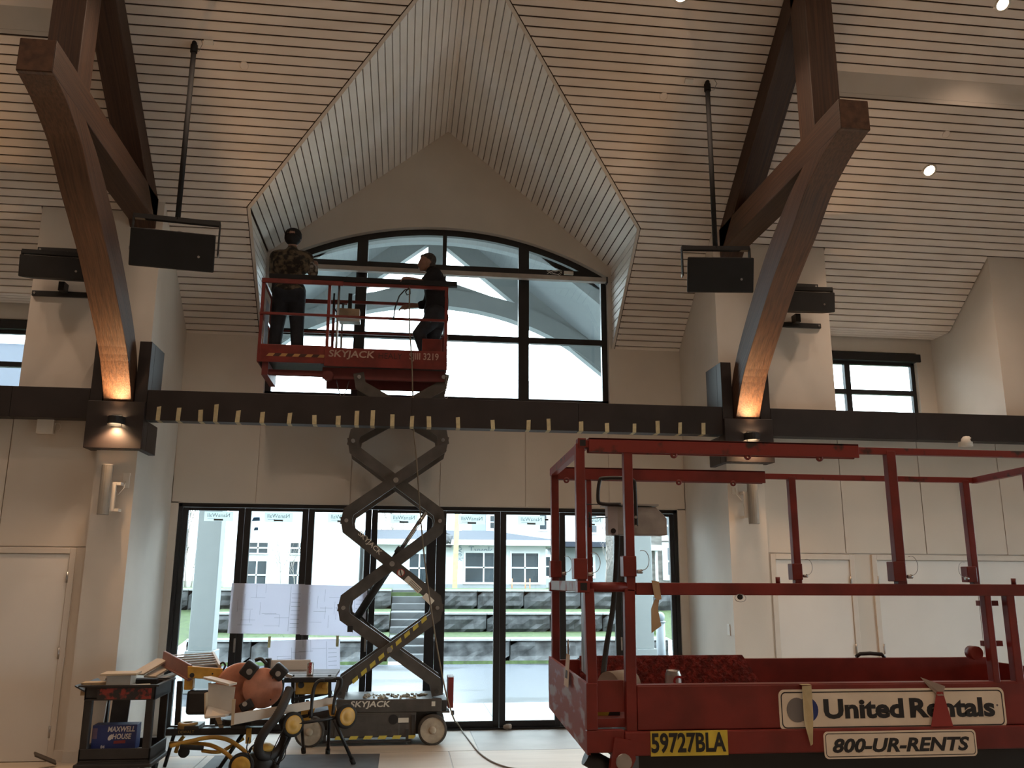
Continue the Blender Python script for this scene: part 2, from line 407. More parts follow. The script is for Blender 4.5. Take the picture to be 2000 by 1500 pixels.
def vx(y, s):   # valley X at slope position y
    if y >= YEAVE: return DEL-.028 if s < 0 else DER+.028
    z = zc(y); 
    return (DA.x-(DA.z-z)/mL-.035) if s < 0 else (DA.x+(DA.z-z)/mR+.035)
y = YC; k = 0
while y > 7.3:
    a, b = y, max(y-(PIT-GAP), 7.2)
    if y > YC-.001: b = y-.035
    for s, xo in ((-1, XL-.18 if y < YU+.07 else XL+.002), (1, XR+.18 if y < YU+.07 else XR-.002)):
        if b < YAPEX+.1: continue
        board([(xo, a), (vx(a, s), a), (vx(b, s), b), (xo, b)], zc, ce)
    y = (y-.035-GAP) if y > YC-.001 else y-PIT
for x0, x1, r0, r1 in ((-5.6, -2.98, -6.4, -4.11), (3.83, 9.4, 5.08, 7.25)):
    y = 10.47
    while y > YS1+.02:
        b = y-(PIT-GAP)
        xa, xb = (r0, r1) if y > YU-.01 else (x0, x1)
        board([(max(xa, -5.6), y), (xb, y), (xb, b), (max(xa, -5.6), b)], zs, ce); y -= PIT
    y = YS0
    while y > 7.25:
        b = y-(PIT-GAP); board([(x0, y), (x1, y), (x1, b), (x0, b)], zc, ce); y -= PIT
    y = 10.49                              # level strip above the clerestory window
    while y < 10.88:
        MB().box((max(r0, -5.6), y, zs(10.476)-.004), (r1, y+.082, zs(10.476)+.012)).build('ceiling_board', 'board', ce); y += .098
    # riser of the step
    MB().prism([(x0 if x0 > -5 else -9, YS1, zs(YS1)), (x1, YS1, zs(YS1)), (x1, YS0, zc(YS0)), (x0 if x0 > -5 else -9, YS0, zc(YS0))], (0, .05, .05)).build('step_band', 'trim', ce)
# upper, unseen stretch of roof in one piece per slope
mb = MB(); slabp(mb, [(WX0, 7.27), (WX1, 7.27), (WX1, YR-.05), (WX0, YR-.05)], zc, 0)
mb.prism([(WX0, -6.2, hallz(-6.2)), (WX1, -6.2, hallz(-6.2)), (WX1, YR+.05, hallz(YR)), (WX0, YR+.05, hallz(YR))], (0, 0, .08))
o = mb.build('ceiling_upper', 'board', base=False); struct(o, 'upper roof slopes of the hall')

# ---- dormer ceiling
dk = MB()
for s, ex, m_ in ((-1, DEL, mL), (1, DER, mR)):
    nn = V((-s*(-m_), 0, 1)); nn = V((m_*s, 0, 1)).normalized()
    dk.prism([V((ex, YEAVE, DEZ))+nn*.02, V((ex, YC+.2, DEZ))+nn*.02, V((DA.x, YC+.2, DA.z))+nn*.02, V((DA.x, YAPEX, DA.z))+nn*.02], nn*.05)
    dk.prism([(ex+s*.02, YEAVE-.02, DEZ+.03), (ex+s*.02, YC+.1, DEZ+.03), (ex+s*.02, YC+.1, zc(YC+.1))], (s*.05, 0, 0))
dc = dk.build('ceiling_dormer', 'gap', base=False); struct(dc, 'gabled dormer ceiling of slatted boards above the arched window')
for s, ex, m_ in ((-1, DEL, mL), (1, DER, mR)):
    nn = V((m_*s, 0, 1)).normalized(); hyp = math.hypot(1, m_)
    full = abs(DA.x-ex); d = .055/hyp
    MB().prism([V((DA.x, YC, DA.z)), V((DA.x, YAPEX, DA.z)), V((DA.x+s*(d-.012), YAPEX+.03, DA.z-m_*(d-.012))), V((DA.x+s*(d-.012), YC, DA.z-m_*(d-.012)))], nn*.016).build('ceiling_board', 'boardd', dc)
    while d < full-.01:
        e = min(d+.084/hyp, full)
        def P(t): z = DA.z-m_*t; return DA.x+s*t, z, (C0-z)/SL
        x0, z0, y0 = P(d); x1, z1, y1 = P(e)
        MB().prism([V((x0, YC, z0)), V((x0, y0+.02, z0)), V((x1, y1+.02, z1)), V((x1, YC, z1))], nn*.016).build('ceiling_board', 'boardd', dc)
        d += .098/hyp
    z = DEZ-.004
    while z > zc(YC)+.05:
        zb = max(z-.084, zc(YC)+.01)
        MB().prism([(ex, YC, z), (ex, (C0-z)/SL+.02, z), (ex, (C0-zb)/SL+.02, zb), (ex, YC, zb)], (s*.016, 0, 0)).build('ceiling_board', 'boardd', dc); z -= .098
    # edge trims along valley and cheek
    t1 = V((ex, YEAVE, DEZ)); t0 = V((DA.x, YAPEX, DA.z)); t2 = V((ex, YC, zc(YC)))
    MB().bar(t0, t1, .035, .012, ref=nrm).build('edge_trim', 'trim', dc)
    MB().bar(t1, t2, .035, .012, ref=nrm).build('edge_trim', 'trim', dc)

# ---- roof trusses
def truss(xc, label):
    h = .14; inner = 1 if xc < 0 else -1
    t = empty('roof_truss', (xc, 9.4, 3.56), label, 'roof truss', 'hammer beam roof trusses')
    MB().box((xc-h, 6.56, 5.655), (xc+h, 9.56, 5.945)).build('hammer_beam', 'timY', t, bevel=.008)
    MB().box((xc-h+.008, 6.555, 5.663), (xc+h-.008, 6.562, 5.937)).build('end_grain', 'endgrain', t)
    MB().prism([(xc-h, 7.02, 5.93), (xc-h, 7.325, 5.93), (xc-h, 7.325, zc(7.325)+.05), (xc-h, 7.02, zc(7.02)+.05)], (2*h, 0, 0)).build('post', 'timZ', t, bevel=.008)
    dv = .355
    MB().prism([(xc-h, 9.56, zc(9.56)-.02), (xc-h, 9.56, zc(9.56)-dv), (xc-h, 4.2, zc(4.2)-dv), (xc-h, 4.2, zc(4.2)-.002)], (2*h, 0, 0)).build('rafter', 'timR', t, bevel=.008)
    lo = [(6.60, 5.655), (6.85, 5.60), (7.08, 5.51), (7.31, 5.395), (7.63, 5.145), (7.93, 4.945), (8.22, 4.74), (8.59, 4.42), (8.99, 4.06), (9.175, 3.82), (9.335, 3.556)]
    hi = [(7.30, 5.665), (7.45, 5.60), (7.62, 5.525), (7.80, 5.425), (8.02, 5.29), (8.24, 5.15), (8.45, 4.985), (8.855, 4.63), (9.20, 4.28), (9.40, 3.98), (9.485, 3.56)]
    lo = [(q.x, q.y) for q in spline([V((a, b, 0)) for a, b in lo], 4)]; hi = [(q.x, q.y) for q in spline([V((a, b, 0)) for a, b in hi], 4)]
    b = MB()
    vs = []
    for sx in (-h, h):
        for (y0, z0), (y1, z1) in zip(lo, hi): vs += [(xc+sx, y0, z0), (xc+sx, y1, z1)]
    n = len(lo); fs = []
    for i in range(n-1):
        fs.append((2*i, 2*i+1, 2*i+3, 2*i+2)); o2 = 2*n
        fs.append((o2+2*i, o2+2*i+2, o2+2*i+3, o2+2*i+1))
        fs.append((2*i, 2*i+2, o2+2*i+2, o2+2*i)); fs.append((2*i+1, o2+2*i+1, o2+2*i+3, 2*i+3))
    fs.append((0, 2*n, 2*n+1, 1)); fs.append((2*n-2, 2*n-1, 4*n-1, 4*n-2))
    b.add(vs, fs).build('curved_brace', 'timB', t, bevel=.006)
    return t
XTL, XTR = (XL+PLO)/2, (XR+PRO)/2
truss(XTL, 'brown timber hammer beam truss over the panelled wall with junction box')
truss(XTR, 'brown timber hammer beam truss above the red foreground lift')

# ---- bracket boxes at the truss feet
def bracket(xc, label):
    t = empty('truss_bracket', (xc, 9.4, 3.06), label, 'bracket', 'dark steel brackets under the trusses')
    for s in (-1, 1):
        a, b = sorted((xc+s*.16, xc+s*.285))
        pl = MB().box((a if s > 0 else a, 9.35, 3.06), (b, 9.488, 4.22))
        wr_ = (xc+s*.212, xc+s*.285)
        pl.box((min(wr_), 9.488, 3.06), (max(wr_), (9.85 if (s > 0) == (xc < 0) else YL-.001), 3.375))
        pl.box((min(wr_), 9.488, 3.70), (max(wr_), (9.85 if (s > 0) == (xc < 0) else YU-.001), 4.22))
        pl.build('side_plate', 'beam', t, bevel=.005)
    MB().box((xc-.159, 9.349, 3.061), (xc+.159, 9.488, 3.554)).box((xc-.285, 9.31, 3.06), (xc+.285, 9.349, 3.555)).build('front_box', 'beam', t, bevel=.004)
    return t
brL = bracket(XTL, 'dark bracket box at the truss foot beside the junction box')
brR = bracket(XTR, 'dark bracket box at the truss foot above the red lift')
# ---- long dark beam, three runs
BZ0, BZ1, BY0, BY1 = 3.372, 3.694, 9.355, 9.525
def beam(x0, x1, joints, label):
    t = empty('steel_beam', ((x0+x1)/2, 9.44, BZ0), label, 'beam', 'dark beam runs along the wall')
    ed = [x0]+joints+[x1]
    for a, b in zip(ed, ed[1:]): MB().box((a+.0015, BY0, BZ0), (b-.0015, BY1, BZ1)).build('cladding_panel', 'beam', t, bevel=.003)
beam(XTL+.287, XTR-.287, [.05, 1.9], 'dark clad beam between the two piers with strips of tape')
beam(WX0+.05, XTL-.287, [atY(20, 790, BY0).x], 'dark clad beam over the wall with the junction box')
beam(XTR+.287, WX1-.05, [atY(1790, 830, BY0).x], 'dark clad beam under the small clerestory window')
# ================================================================== WINDOWS AND GLASS DOORS
YF = YC+.09
w1 = empty('window_1', (AXC, YF, ASILL)); struct(w1, 'arched black framed window of eight panes')
fr = MB(); bw = .085
n = 40
pts_o = []; pts_i = []
for i in range(n+1):
    x = AXC-AHW+2*AHW*i/n; pts_o.append((x, archz(x)+.01))
    xi = AXC-(AHW-bw*.55)+2*(AHW-bw*.55)*i/n; pts_i.append((xi, archz(xi, bw)))
for i in range(n):
    a, b, c, d = pts_o[i], pts_o[i+1], pts_i[i+1], pts_i[i]
    fr.prism([(a[0], YF, a[1]), (b[0], YF, b[1]), (c[0], YF, c[1]), (d[0], YF, d[1])], (0, .07, 0))
fr.box((AXC-AHW, YF, ASILL), (AXC-AHW+.075, YF+.07, ASPR+.03)).box((AXC+AHW-.075, YF, ASILL), (AXC+AHW, YF+.07, ASPR+.03))
fr.box((AXC-AHW, YF, ASILL), (AXC+AHW, YF+.07, 4.085)); fr.build('frame', 'frame', w1)
MX = [(-.722, -.58), (.415, .468), (1.452, 1.594)]
for a, b in MX: MB().box((a, YF-.012, 4.05), (b, YF+.07, archz((a+b)/2)-.03)).build('mullion', 'frame', w1)
cells = [AXC-AHW+.07]+[q for p in MX for q in p]+[AXC+AHW-.07]
TZ = [(4.085, 4.845), (4.925, 5.81), (5.895, None)]
for a, b in zip(cells[::2], cells[1::2]):
    for z0, z1 in ((4.845, 4.925), (5.81, 5.895)):
        # upper bar only as long as the arch allows
        aa, bb_ = a, b
        if z0 > 5.5:
            r = math.sqrt((ARr-bw)**2-(z1-AZC)**2); aa = max(a, AXC-r-.12); bb_ = min(b, AXC+r+.12)
        MB().box((aa-.004, YF-.006, z0), (bb_+.004, YF+.065, z1)).build('transom', 'frame', w1)
    for z0, z1 in TZ[:2]: MB().box((a, YF+.03, z0), (b, YF+.036, min(z1, archz(a if abs(a-AXC) > abs(b-AXC) else b, bw)) if False else z1)).build('pane', 'glass', w1)
    m = 10; pl = [(a+(b-a)*i/m, YF+.03, max(5.896, archz(a+(b-a)*i/m, bw*.6))) for i in range(m+1)]
    pl += [(b, YF+.03, 5.895), (a, YF+.03, 5.895)]
    MB().prism(pl, (0, .006, 0)).build('pane', 'glass', w1)
# pale shade housing being fitted across the arched window
cb = MB().bar(atY(612, 516, 10.98), atY(1172, 552, 10.98), .085, .075)
ps, pe = atY(600, 516, 10.97), atY(1172, 551, 10.97)
sh = empty('shade_housing', (ps+pe)/2, 'long pale shade housing mounted across the arched window', 'shade housing')
zh = (ps.z+pe.z)/2
MB().box((AXC-AHW+.06, 10.945, zh-.032), (AXC+AHW-.03, 11.03, zh+.032)).build('housing', mat('shade_housing_grey', (.50, .45, .40), .5), sh, bevel=.006)
MB().box((AXC-AHW+.04, 10.94, zh-.045), (AXC-AHW+.06, 11.035, zh+.04)).build('end_bracket', 'black', sh); MB().box((AXC+AHW-.03, 10.94, zh-.045), (AXC+AHW-.01, 11.035, zh+.04)).build('end_bracket', 'black', sh)
pcu = V((2.02, 10.955, zh+.04))
MB().tube([pcu+V((.18*math.sin(t*2.1)*.6-.1, -.01*math.cos(t), .035+.035*math.sin(t*3.3))) for t in [i*.42 for i in range(16)]], .0035, 6).build('cable', 'white', sh)
MB().cb(pcu+V((.10, .02, .04)), (.13, .03, .05)).build('connector_box', 'white', sh, bevel=.004)

# clerestory windows
for n_, ox0, ox1, mxs, flip in ((2, 5.22, 7.02, (6.02,), 1), (3, -6.2, -4.40, (-5.3,), -1)):
    wn = empty('window_%d' % n_, ((ox0+ox1)/2, 11.0, 3.72)); struct(wn, 'small black framed clerestory window %s' % ('right of the right truss' if flip > 0 else 'left of the left truss'))
    f = MB(); Y0 = 11.0; t = .055
    f.box((ox0, Y0, 3.72), (ox0+t, Y0+.06, 4.86)).box((ox1-t, Y0, 3.72), (ox1, Y0+.06, 4.86)).box((ox0, Y0, 3.72), (ox1, Y0+.06, 3.78)).box((ox0, Y0, 4.69), (ox1, Y0+.06, 4.86))
    f.build('frame', 'frame', wn, bevel=.003)
    for mx in mxs: MB().box((mx-.04, Y0-.01, 3.78), (mx+.04, Y0+.06, 4.7)).build('mullion', 'frame', wn)
    MB().box((ox0+t, Y0-.006, 4.27), (ox1-t, Y0+.055, 4.335)).build('transom', 'frame', wn)
    MB().box((ox0-.02, 10.90, 4.73), (ox1+.05, 10.995, 4.84)).build('shade_cassette', 'frame', wn, bevel=.004)
    ed = [ox0+t]+[q for mx in mxs for q in (mx-.04, mx+.04)]+[ox1-t]
    for a, b in zip(ed[::2], ed[1::2]):
        for z0, z1 in ((3.78, 4.27), (4.335, 4.69)): MB().box((a, Y0+.03, z0), (b, Y0+.035, z1)).build('pane', 'glass', wn)

# folding glass doors
nd = empty('door_%d' % dn[0], (AX, YC, 0)); dn[0] += 1; struct(nd, 'black framed folding glass door wall of eight leaves')
f = MB(); YD = YC+.03
f.box((NX0, YD, 0), (NX0+.05, YD+.1, NZ)).box((NX1-.05, YD, 0), (NX1, YD+.1, NZ)).box((NX0, YD, NZ-.045), (NX1, YD+.1, NZ)).box((NX0, YD-.05, 0), (NX1, YD+.12, .018))
f.build('door_frame', 'frame', nd, bevel=.003)
le = [-2.665, -1.931, -1.165, -.39, .42, 1.225, 1.985, 2.77, 3.485]
gl = [(-2.60, -2.007), (-1.855, -1.239), (-1.09, -.465), (-.314, .296), (.542, 1.148), (1.301, 1.91), (2.059, 2.695), (2.842, 3.43)]
for i in range(8):
    a, b = le[i]+.002, le[i+1]-.002; g0, g1 = gl[i]
    lf = MB().box((a, YD+.015, .02), (g0, YD+.075, 2.60)).box((g1, YD+.015, .02), (b, YD+.075, 2.60)).box((g0, YD+.015, .02), (g1, YD+.075, .088)).box((g0, YD+.015, 2.565), (g1, YD+.075, 2.60)).build('door_leaf', 'frame', nd, bevel=.003)
    MB().box((g0, YD+.04, .088), (g1, YD+.046, 2.565)).build('pane', 'glass', lf)
    MB().box((g0+.001, YD+.012, .088), (g1-.001, YD+.02, .094)).build('gasket', 'steel', lf)
for i, x in ((1, -1.94), (3, -.41), (7, 2.76)):
    MB().box((x-.012, YD-.006, .90), (x+.012, YD+.016, 1.06)).build('handle', 'steel', nd, bevel=.004)
# stickers on the outside of the glass, seen reversed from inside
lab = ['on the leaf with the white column outside', 'on the leaf with blue tape pieces', 'on the leaf behind the lift arm, over the taped drawings', 'on the leaf behind the lift cylinder',
       'on the leaf showing the yellow pole outside', 'on the leaf showing the hip roof outside', 'on the leaf behind the lift control box', 'on the leaf beside the pier light switch']
mst = translucent('sticker_film', (.80, .86, .86), .75); mlogo = mat('sticker_print', (.16, .19, .20), .6)
for i, (g0, g1) in enumerate(gl[:7]):
    cx = g0+.53*(g1-g0) if i != 0 else g0+.60*(g1-g0)
    ww, hh = .345, .115; cz = 2.565-.012-hh/2
    st = MB().box((cx-ww/2, YD+.047, cz-hh/2), (cx+ww/2, YD+.0475, cz+hh/2)).build('glass_sticker', mst)
    tag(st, 'pale sticker with reversed lettering '+lab[i], 'sticker', 'stickers on the folding door glass')
    text('NanaWall', 'lettering', mlogo, st, (cx, YD+.0392, cz+.012), (1, 0, 0), (0, 0, 1), .068, .0004, mirror=True)
    MB().box((cx-.055, YD+.0388, cz-.052), (cx+.055, YD+.0394, cz-.03)).build('logo_bar', mlogo, st)
    MB().box((cx-.13, YD+.0388, cz-.031), (cx-.04, YD+.0394, cz-.027)).build('small_print', mlogo, st)
# blue tape bits
mbt = mat('blue_tape', (.08, .28, .62), .6, var=.08)
for (x, y, sx, sz, lb) in ((500, 1014, .1, .05, 'torn strip of blue tape high on the glass'), (500, 1033, .055, .04, 'small square of blue tape below the torn strip')):
    p = atY(x, y, YD+.037); o = MB().prism([p+V((-sx/2, 0, -sz/2)), p+V((sx/2, 0, -sz/2*.8)), p+V((sx/2*.9, 0, sz/2)), p+V((-sx/2*.6, 0, sz/2*.9))], (0, -.0008, 0)).build('tape_piece', mbt); tag(o, lb, 'tape')
# drawings taped to the glass
def sheet(pl, label, Y=YC+.018):
    c = [atY(x, y, Y) for x, y in pl]; z0 = min(p.z for p in c)
    o = MB().prism(c, (0, .0015, 0)).build('drawing_sheet', 'paper'); tag(o, label, 'drawing')
    L_, R_ = (c[0]+c[3])/2, (c[1]+c[2])/2; up_ = (c[0]-c[3]).normalized(); rr = (c[1]-c[0]).normalized(); w_ = (c[1]-c[0]).length; h_ = (c[0]-c[3]).length; o0 = c[3]
    q = MB()
    for i in range(16):
        u = .08+.62*random.random(); v_ = .1+.75*random.random(); a = o0+rr*w_*u+up_*h_*v_-V((0, .0006, 0))
        if i % 2: q.prism([a, a+rr*w_*.2, a+rr*w_*.2+up_*.002, a+up_*.002], (0, -.0003, 0))
        else: q.prism([a, a+up_*h_*.25, a+up_*h_*.25+rr*.002, a+rr*.002], (0, -.0003, 0))
    for i in range(9):
        a = o0+rr*w_*.83+up_*h_*(.12+.085*i)-V((0, .0006, 0)); q.prism([a, a+rr*w_*.12, a+rr*w_*.12+up_*.003, a+up_*.003], (0, -.0003, 0))
    a = o0+rr*w_*.81+up_*h_*.05-V((0, .0006, 0)); q.prism([a, a+up_*h_*.9, a+up_*h_*.9+rr*.003, a+rr*.003], (0, -.0003, 0))
    q.build('line_work', 'ink', o)['kind'] = 'stuff'
    return o
sheet([(453, 1139), (596, 1141), (588, 1239), (444, 1237)], 'large drawing sheet taped across the first and second door leaves')
sheet([(594, 1142), (718, 1145), (712, 1243), (586, 1240)], 'drawing sheet taped beside the larger one, partly behind the lift arm', YC+.014)
sheet([(524, 1252), (664, 1247), (664, 1350), (524, 1350)], 'drawing sheet hung low with yellow tape behind the table saw', YC+.022)
mgt = mat('pale_yellow_tape', (.70, .74, .42), .7)
for x, y, lb in ((526, 1253, 'yellow tape strip on the outer corner of the low drawing'), (659, 1251, 'yellow tape strip on the inner corner of the low drawing')):
    p = atY(x, y, YC+.019); tag(MB().box(p+V((-.016, 0, -.07)), p+V((.016, -.001, .06))).build('tape_strip', mgt), lb, 'tape')

# unseen glazed doors, added to bring daylight onto the right-hand wall
we = empty('window_4', (WX1, 4.7, 0)); struct(we, 'unseen glazed doors added in the end wall for daylight')
q = MB()
for i in range(8): y = 1.2+7.0*i/7; q.box((WX1+.05, y-.05, 0), (WX1+.12, y+.05, 2.65))
q.box((WX1+.05, 1.2, 2.58), (WX1+.12, 8.2, 2.65)).box((WX1+.05, 1.2, 0), (WX1+.12, 8.2, .1)); q.build('frame', 'frame', we)
for i in range(7): MB().box((WX1+.08, 1.25+i, .1), (WX1+.086, 2.15+i, 2.58)).build('pane', 'glass', we)
struct(MB().box((WX1+.21, -20, -.2), (60, 11.2, -.03)).build('ground_side', mat('side_paving', (.45, .45, .43), .6), base=False), 'pale paving outside the end wall')
# ================================================================== OUTSIDE
GZ = -.03
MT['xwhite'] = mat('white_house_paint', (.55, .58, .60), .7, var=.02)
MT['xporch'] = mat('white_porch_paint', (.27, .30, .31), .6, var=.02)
MT['slab'] = mat('patio_concrete', (.40, .41, .40), .35, var=.05, scale=1.2)
MT['wet'] = mat('wet_asphalt', (.09, .10, .122), .25, col2=(.018, .022, .028), scale=.55, stretch=(.5, 1.6, 1), lo=.38, hi=.50, detail=4)
MT['grass'] = mat('lawn', (.045, .075, .02), .9, var=.25, scale=9, detail=5)
MT['rock'] = mat('split_rock', (.060, .064, .067), .85, col2=(.010, .011, .012), scale=3.2, detail=8, bump=.6, bscale=9)
MT['cap'] = mat('stone_ledge', (.26, .27, .27), .7, var=.06)
MT['step'] = mat('stone_step', (.055, .06, .065), .6, var=.12)
MT['shingle'] = mat('blue_grey_shingles', (.017, .025, .045), .8, var=.25, scale=14, stretch=(1, 3, 3))
MT['pane2'] = mat('house_window_glass', (.035, .05, .062), .15, var=.2, scale=1.2)
MT['siding'] = mat('pale_siding', (.22, .245, .26), .7, var=.03, stretch=(.1, .1, 60), scale=1)
MT['veneer'] = mat('stone_veneer', (.13, .12, .11), .85, col2=(.06, .055, .05), scale=5, stretch=(.7, .7, 2.4))
MT['bark'] = mat('bare_branches', (.30, .27, .25), .9)
g = MB().box((-40, 11.24, -.3), (40, 19.6, GZ-.005)).build('ground_road', 'wet', base=False); struct(g, 'wet dark asphalt drive outside')
g = MB().box((-8, 11.24, -.2), (9, 13.45, GZ+.012)).build('patio', 'slab', base=False); struct(g, 'pale concrete patio outside the glass doors')
for x in (-1.3, 1.25, 3.8): MB().box((x, 11.25, GZ+.012), (x+.01, 13.44, GZ+.0135)).build('joint_line', 'step', g)
# terraces
TY = [20.3, 22.2, 24.1]; TZ_ = [(GZ, .445), (.455, .945), (.945, 1.48)]
gs = MB()
gs.box((-40, 24.5, .2), (40, 120, 1.40))
struct(gs.build('ground_upper', 'grass', base=False), 'grass level with houses above the stone terraces')
for i, (y, (z0, z1)) in enumerate(zip(TY, TZ_)):
    gr = MB(); y2 = TY[i+1] if i < 2 else 26
    for xa, xb in ((-4.6, -.25), (.7, 6.2)) if i < 2 else ((-12, -.25), (.7, 12)): zz_ = (TZ_[i+1][0]+.04) if i < 2 else z1+.02; gr.prism([(xa, y+.55, z1-.012), (xa, y2+.1, zz_), (xa, y2+.1, z0-.2), (xa, y+.55, z0-.2)], (xb-xa, 0, 0))
    tag(gr.build('lawn_strip', 'grass', base=False), ['green grass strip on top of the lowest stone terrace', 'green grass strip on top of the middle stone terrace', 'grass edge above the highest stone terrace'][i], 'lawn', 'terrace lawns', kind='structure')
    wt = empty('retaining_wall', (1, y, z0), ['lowest terrace wall of grey split rock blocks', 'middle terrace wall of grey split rock blocks', 'highest terrace wall of grey split rock blocks'][i], 'retaining wall', 'terrace retaining walls')
    for xa, xb in ((-4.6, -.25), (.7, 6.2)) if i < 2 else ((-8.5, -.25), (.7, 9)):
        x = xa
        while x < xb-.05:
            L = random.uniform(1.15, 1.8); e = x+L if xb-(x+L) > .5 else xb
            nx, nz = 9, 4; vs = []; fs = []
            for jz in range(nz+1):
                for jx_ in range(nx+1):
                    px = x+.012+(e-x-.024)*jx_/nx; pz = z0+(z1-.044-z0)*jz/nz
                    edge = jx_ in (0, nx) or jz in (0, nz)
                    vs.append((px, y+(.03 if edge else -random.uniform(.02, .13)), pz))
            for jz in range(nz):
                for jx_ in range(nx): a = jz*(nx+1)+jx_; fs.append((a, a+1, a+nx+2, a+nx+1))
            b_ = MB().add(vs, fs); b_.box((x+.012, y+.03, z0), (e-.012, y+.55, z1-.044)); b_.build('stone_block', 'rock', wt)
            MB().box((x+.006, y-.03, z1-.042), (e-.006, y+.6, z1)).build('ledge_stone', 'cap', wt)
            x = e
    stp = empty('stone_steps', (.22, y, z0), ['dark stone steps cut through the lowest terrace', 'dark stone steps cut through the middle terrace', 'dark stone steps cut through the highest terrace'][i], 'steps', 'terrace steps')
    for k in range(3):
        hz = (z1-z0)/3; MB().box((-.24, y-.1+.36*k, z0-.0), (.69, y+1.78, z0+hz*(k+1)-.004)).build('step', 'step', stp, bevel=.02)
for xa, xb, lb in ((-30, -4.62, 'sloping lawn beyond the white column'), (6.22, 30, 'sloping lawn beside the grey bollard')):
    q = MB(); nx, ny = 14, 10; vs = []; fs = []
    for j in range(ny+1):
        for i in range(nx+1):
            t = j/ny; vs.append((xa+(xb-xa)*i/nx, 16.2+8*t, GZ+(.98*t**1.2)+random.uniform(-.02, .02)))
    for j in range(ny):
        for i in range(nx): a = j*(nx+1)+i; fs.append((a, a+1, a+nx+2, a+nx+1))
    q.add(vs, fs, True); tag(q.build('lawn_slope', 'grass', base=False), lb, 'lawn', kind='structure')
# porch
po = empty('porch', (.43, 15.2, GZ), 'open white gable porch with arched truss outside the windows', 'porch')
for xc_, nm in ((-3.17, 0), (4.13, 1)):
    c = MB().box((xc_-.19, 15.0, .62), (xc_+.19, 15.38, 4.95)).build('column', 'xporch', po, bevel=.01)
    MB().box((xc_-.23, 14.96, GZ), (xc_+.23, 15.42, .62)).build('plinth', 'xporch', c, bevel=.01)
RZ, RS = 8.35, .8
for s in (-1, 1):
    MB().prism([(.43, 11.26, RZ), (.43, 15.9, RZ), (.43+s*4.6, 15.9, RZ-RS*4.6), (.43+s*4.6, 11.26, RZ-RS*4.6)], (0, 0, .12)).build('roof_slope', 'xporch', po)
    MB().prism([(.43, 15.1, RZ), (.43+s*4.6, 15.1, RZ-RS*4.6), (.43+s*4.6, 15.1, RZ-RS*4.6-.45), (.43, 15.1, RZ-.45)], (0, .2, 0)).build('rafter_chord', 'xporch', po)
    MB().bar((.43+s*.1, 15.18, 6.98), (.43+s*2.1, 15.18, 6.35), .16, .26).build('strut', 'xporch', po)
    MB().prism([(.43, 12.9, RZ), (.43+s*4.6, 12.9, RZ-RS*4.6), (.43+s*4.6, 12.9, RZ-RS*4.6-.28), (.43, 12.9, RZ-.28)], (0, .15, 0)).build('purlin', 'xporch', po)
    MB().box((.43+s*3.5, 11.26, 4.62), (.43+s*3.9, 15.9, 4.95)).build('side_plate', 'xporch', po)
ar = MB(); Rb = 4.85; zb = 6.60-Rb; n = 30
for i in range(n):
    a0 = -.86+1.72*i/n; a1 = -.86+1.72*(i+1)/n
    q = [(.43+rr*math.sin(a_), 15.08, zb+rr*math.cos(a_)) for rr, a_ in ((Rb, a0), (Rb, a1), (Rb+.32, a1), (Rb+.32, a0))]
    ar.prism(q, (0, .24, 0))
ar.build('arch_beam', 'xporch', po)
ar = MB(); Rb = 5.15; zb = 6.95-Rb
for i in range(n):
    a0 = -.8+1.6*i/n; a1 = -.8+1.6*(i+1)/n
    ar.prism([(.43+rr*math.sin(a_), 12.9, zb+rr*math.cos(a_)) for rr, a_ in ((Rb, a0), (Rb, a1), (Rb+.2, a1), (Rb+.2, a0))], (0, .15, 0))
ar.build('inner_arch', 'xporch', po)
kp = MB().box((.30, 15.06, 6.85), (.58, 15.32, 8.2)).build('king_post', 'xporch', po); MB().box((.26, 15.03, 7.35), (.62, 15.35, 7.5)).build('post_collar', 'xporch', kp)
# houses
def hwin(parent, x0, x1, z0, z1, Y, nx=2, nz=2, fw_=.07, m='pane2'):
    f = MB(); f.box((x0-fw_, Y-.05, z0-fw_), (x0, Y+.02, z1+fw_)).box((x1, Y-.05, z0-fw_), (x1+fw_, Y+.02, z1+fw_)).box((x0, Y-.05, z1), (x1, Y+.02, z1+fw_)).box((x0, Y-.05, z0-fw_), (x1, Y+.02, z0))
    w_ = f.build('window', 'xwhite', parent)
    for i in range(1, nx): x = x0+(x1-x0)*i/nx; MB().box((x-.025, Y-.045, z0), (x+.025, Y+.01, z1)).build('muntin', 'xwhite', w_)
    for i in range(1, nz): z = z0+(z1-z0)*i/nz; MB().box((x0, Y-.045, z-.025), (x1, Y+.01, z+.025)).build('muntin', 'xwhite', w_)
    MB().box((x0, Y-.02, z0), (x1, Y-.008, z1)).build('pane', m, w_)
HY = 30.0
def hx(x, y=1100, Y=HY): return atY(x, y, Y).x
def hz_(x, y, Y=HY): return atY(x, y, Y).z
h = empty('house', (2, HY, 1.4), 'low white house wing with blue grey hip roof under construction', 'house')
x0, x1 = hx(716), hx(1066); ez = hz_(940, 1059)
MB().box((x0, HY, 1.2), (x1, HY+6, ez)).build('wall', 'xwhite', h)
MB().box((x0, HY-.02, 1.2), (x1, HY, hz_(940, 1141))).build('foundation_band', 'siding', h)
MB().box((x0-.2, HY-.5, ez-.12), (x1+.45, HY+6.3, ez+.06)).build('eave', 'xwhite', h)
rz = hz_(950, 1037, HY+3.2); q = MB(); A_, B_ = V((x0-.2, HY-.5, ez+.06)), V((x1+.45, HY-.5, ez+.06)); C_, D_ = V((x1+.45, HY+6.3, ez+.06)), V((x0-.2, HY+6.3, ez+.06)); E_, F_ = V((x0-.2, HY+3, rz)), V((x1-1.6, HY+3, rz))
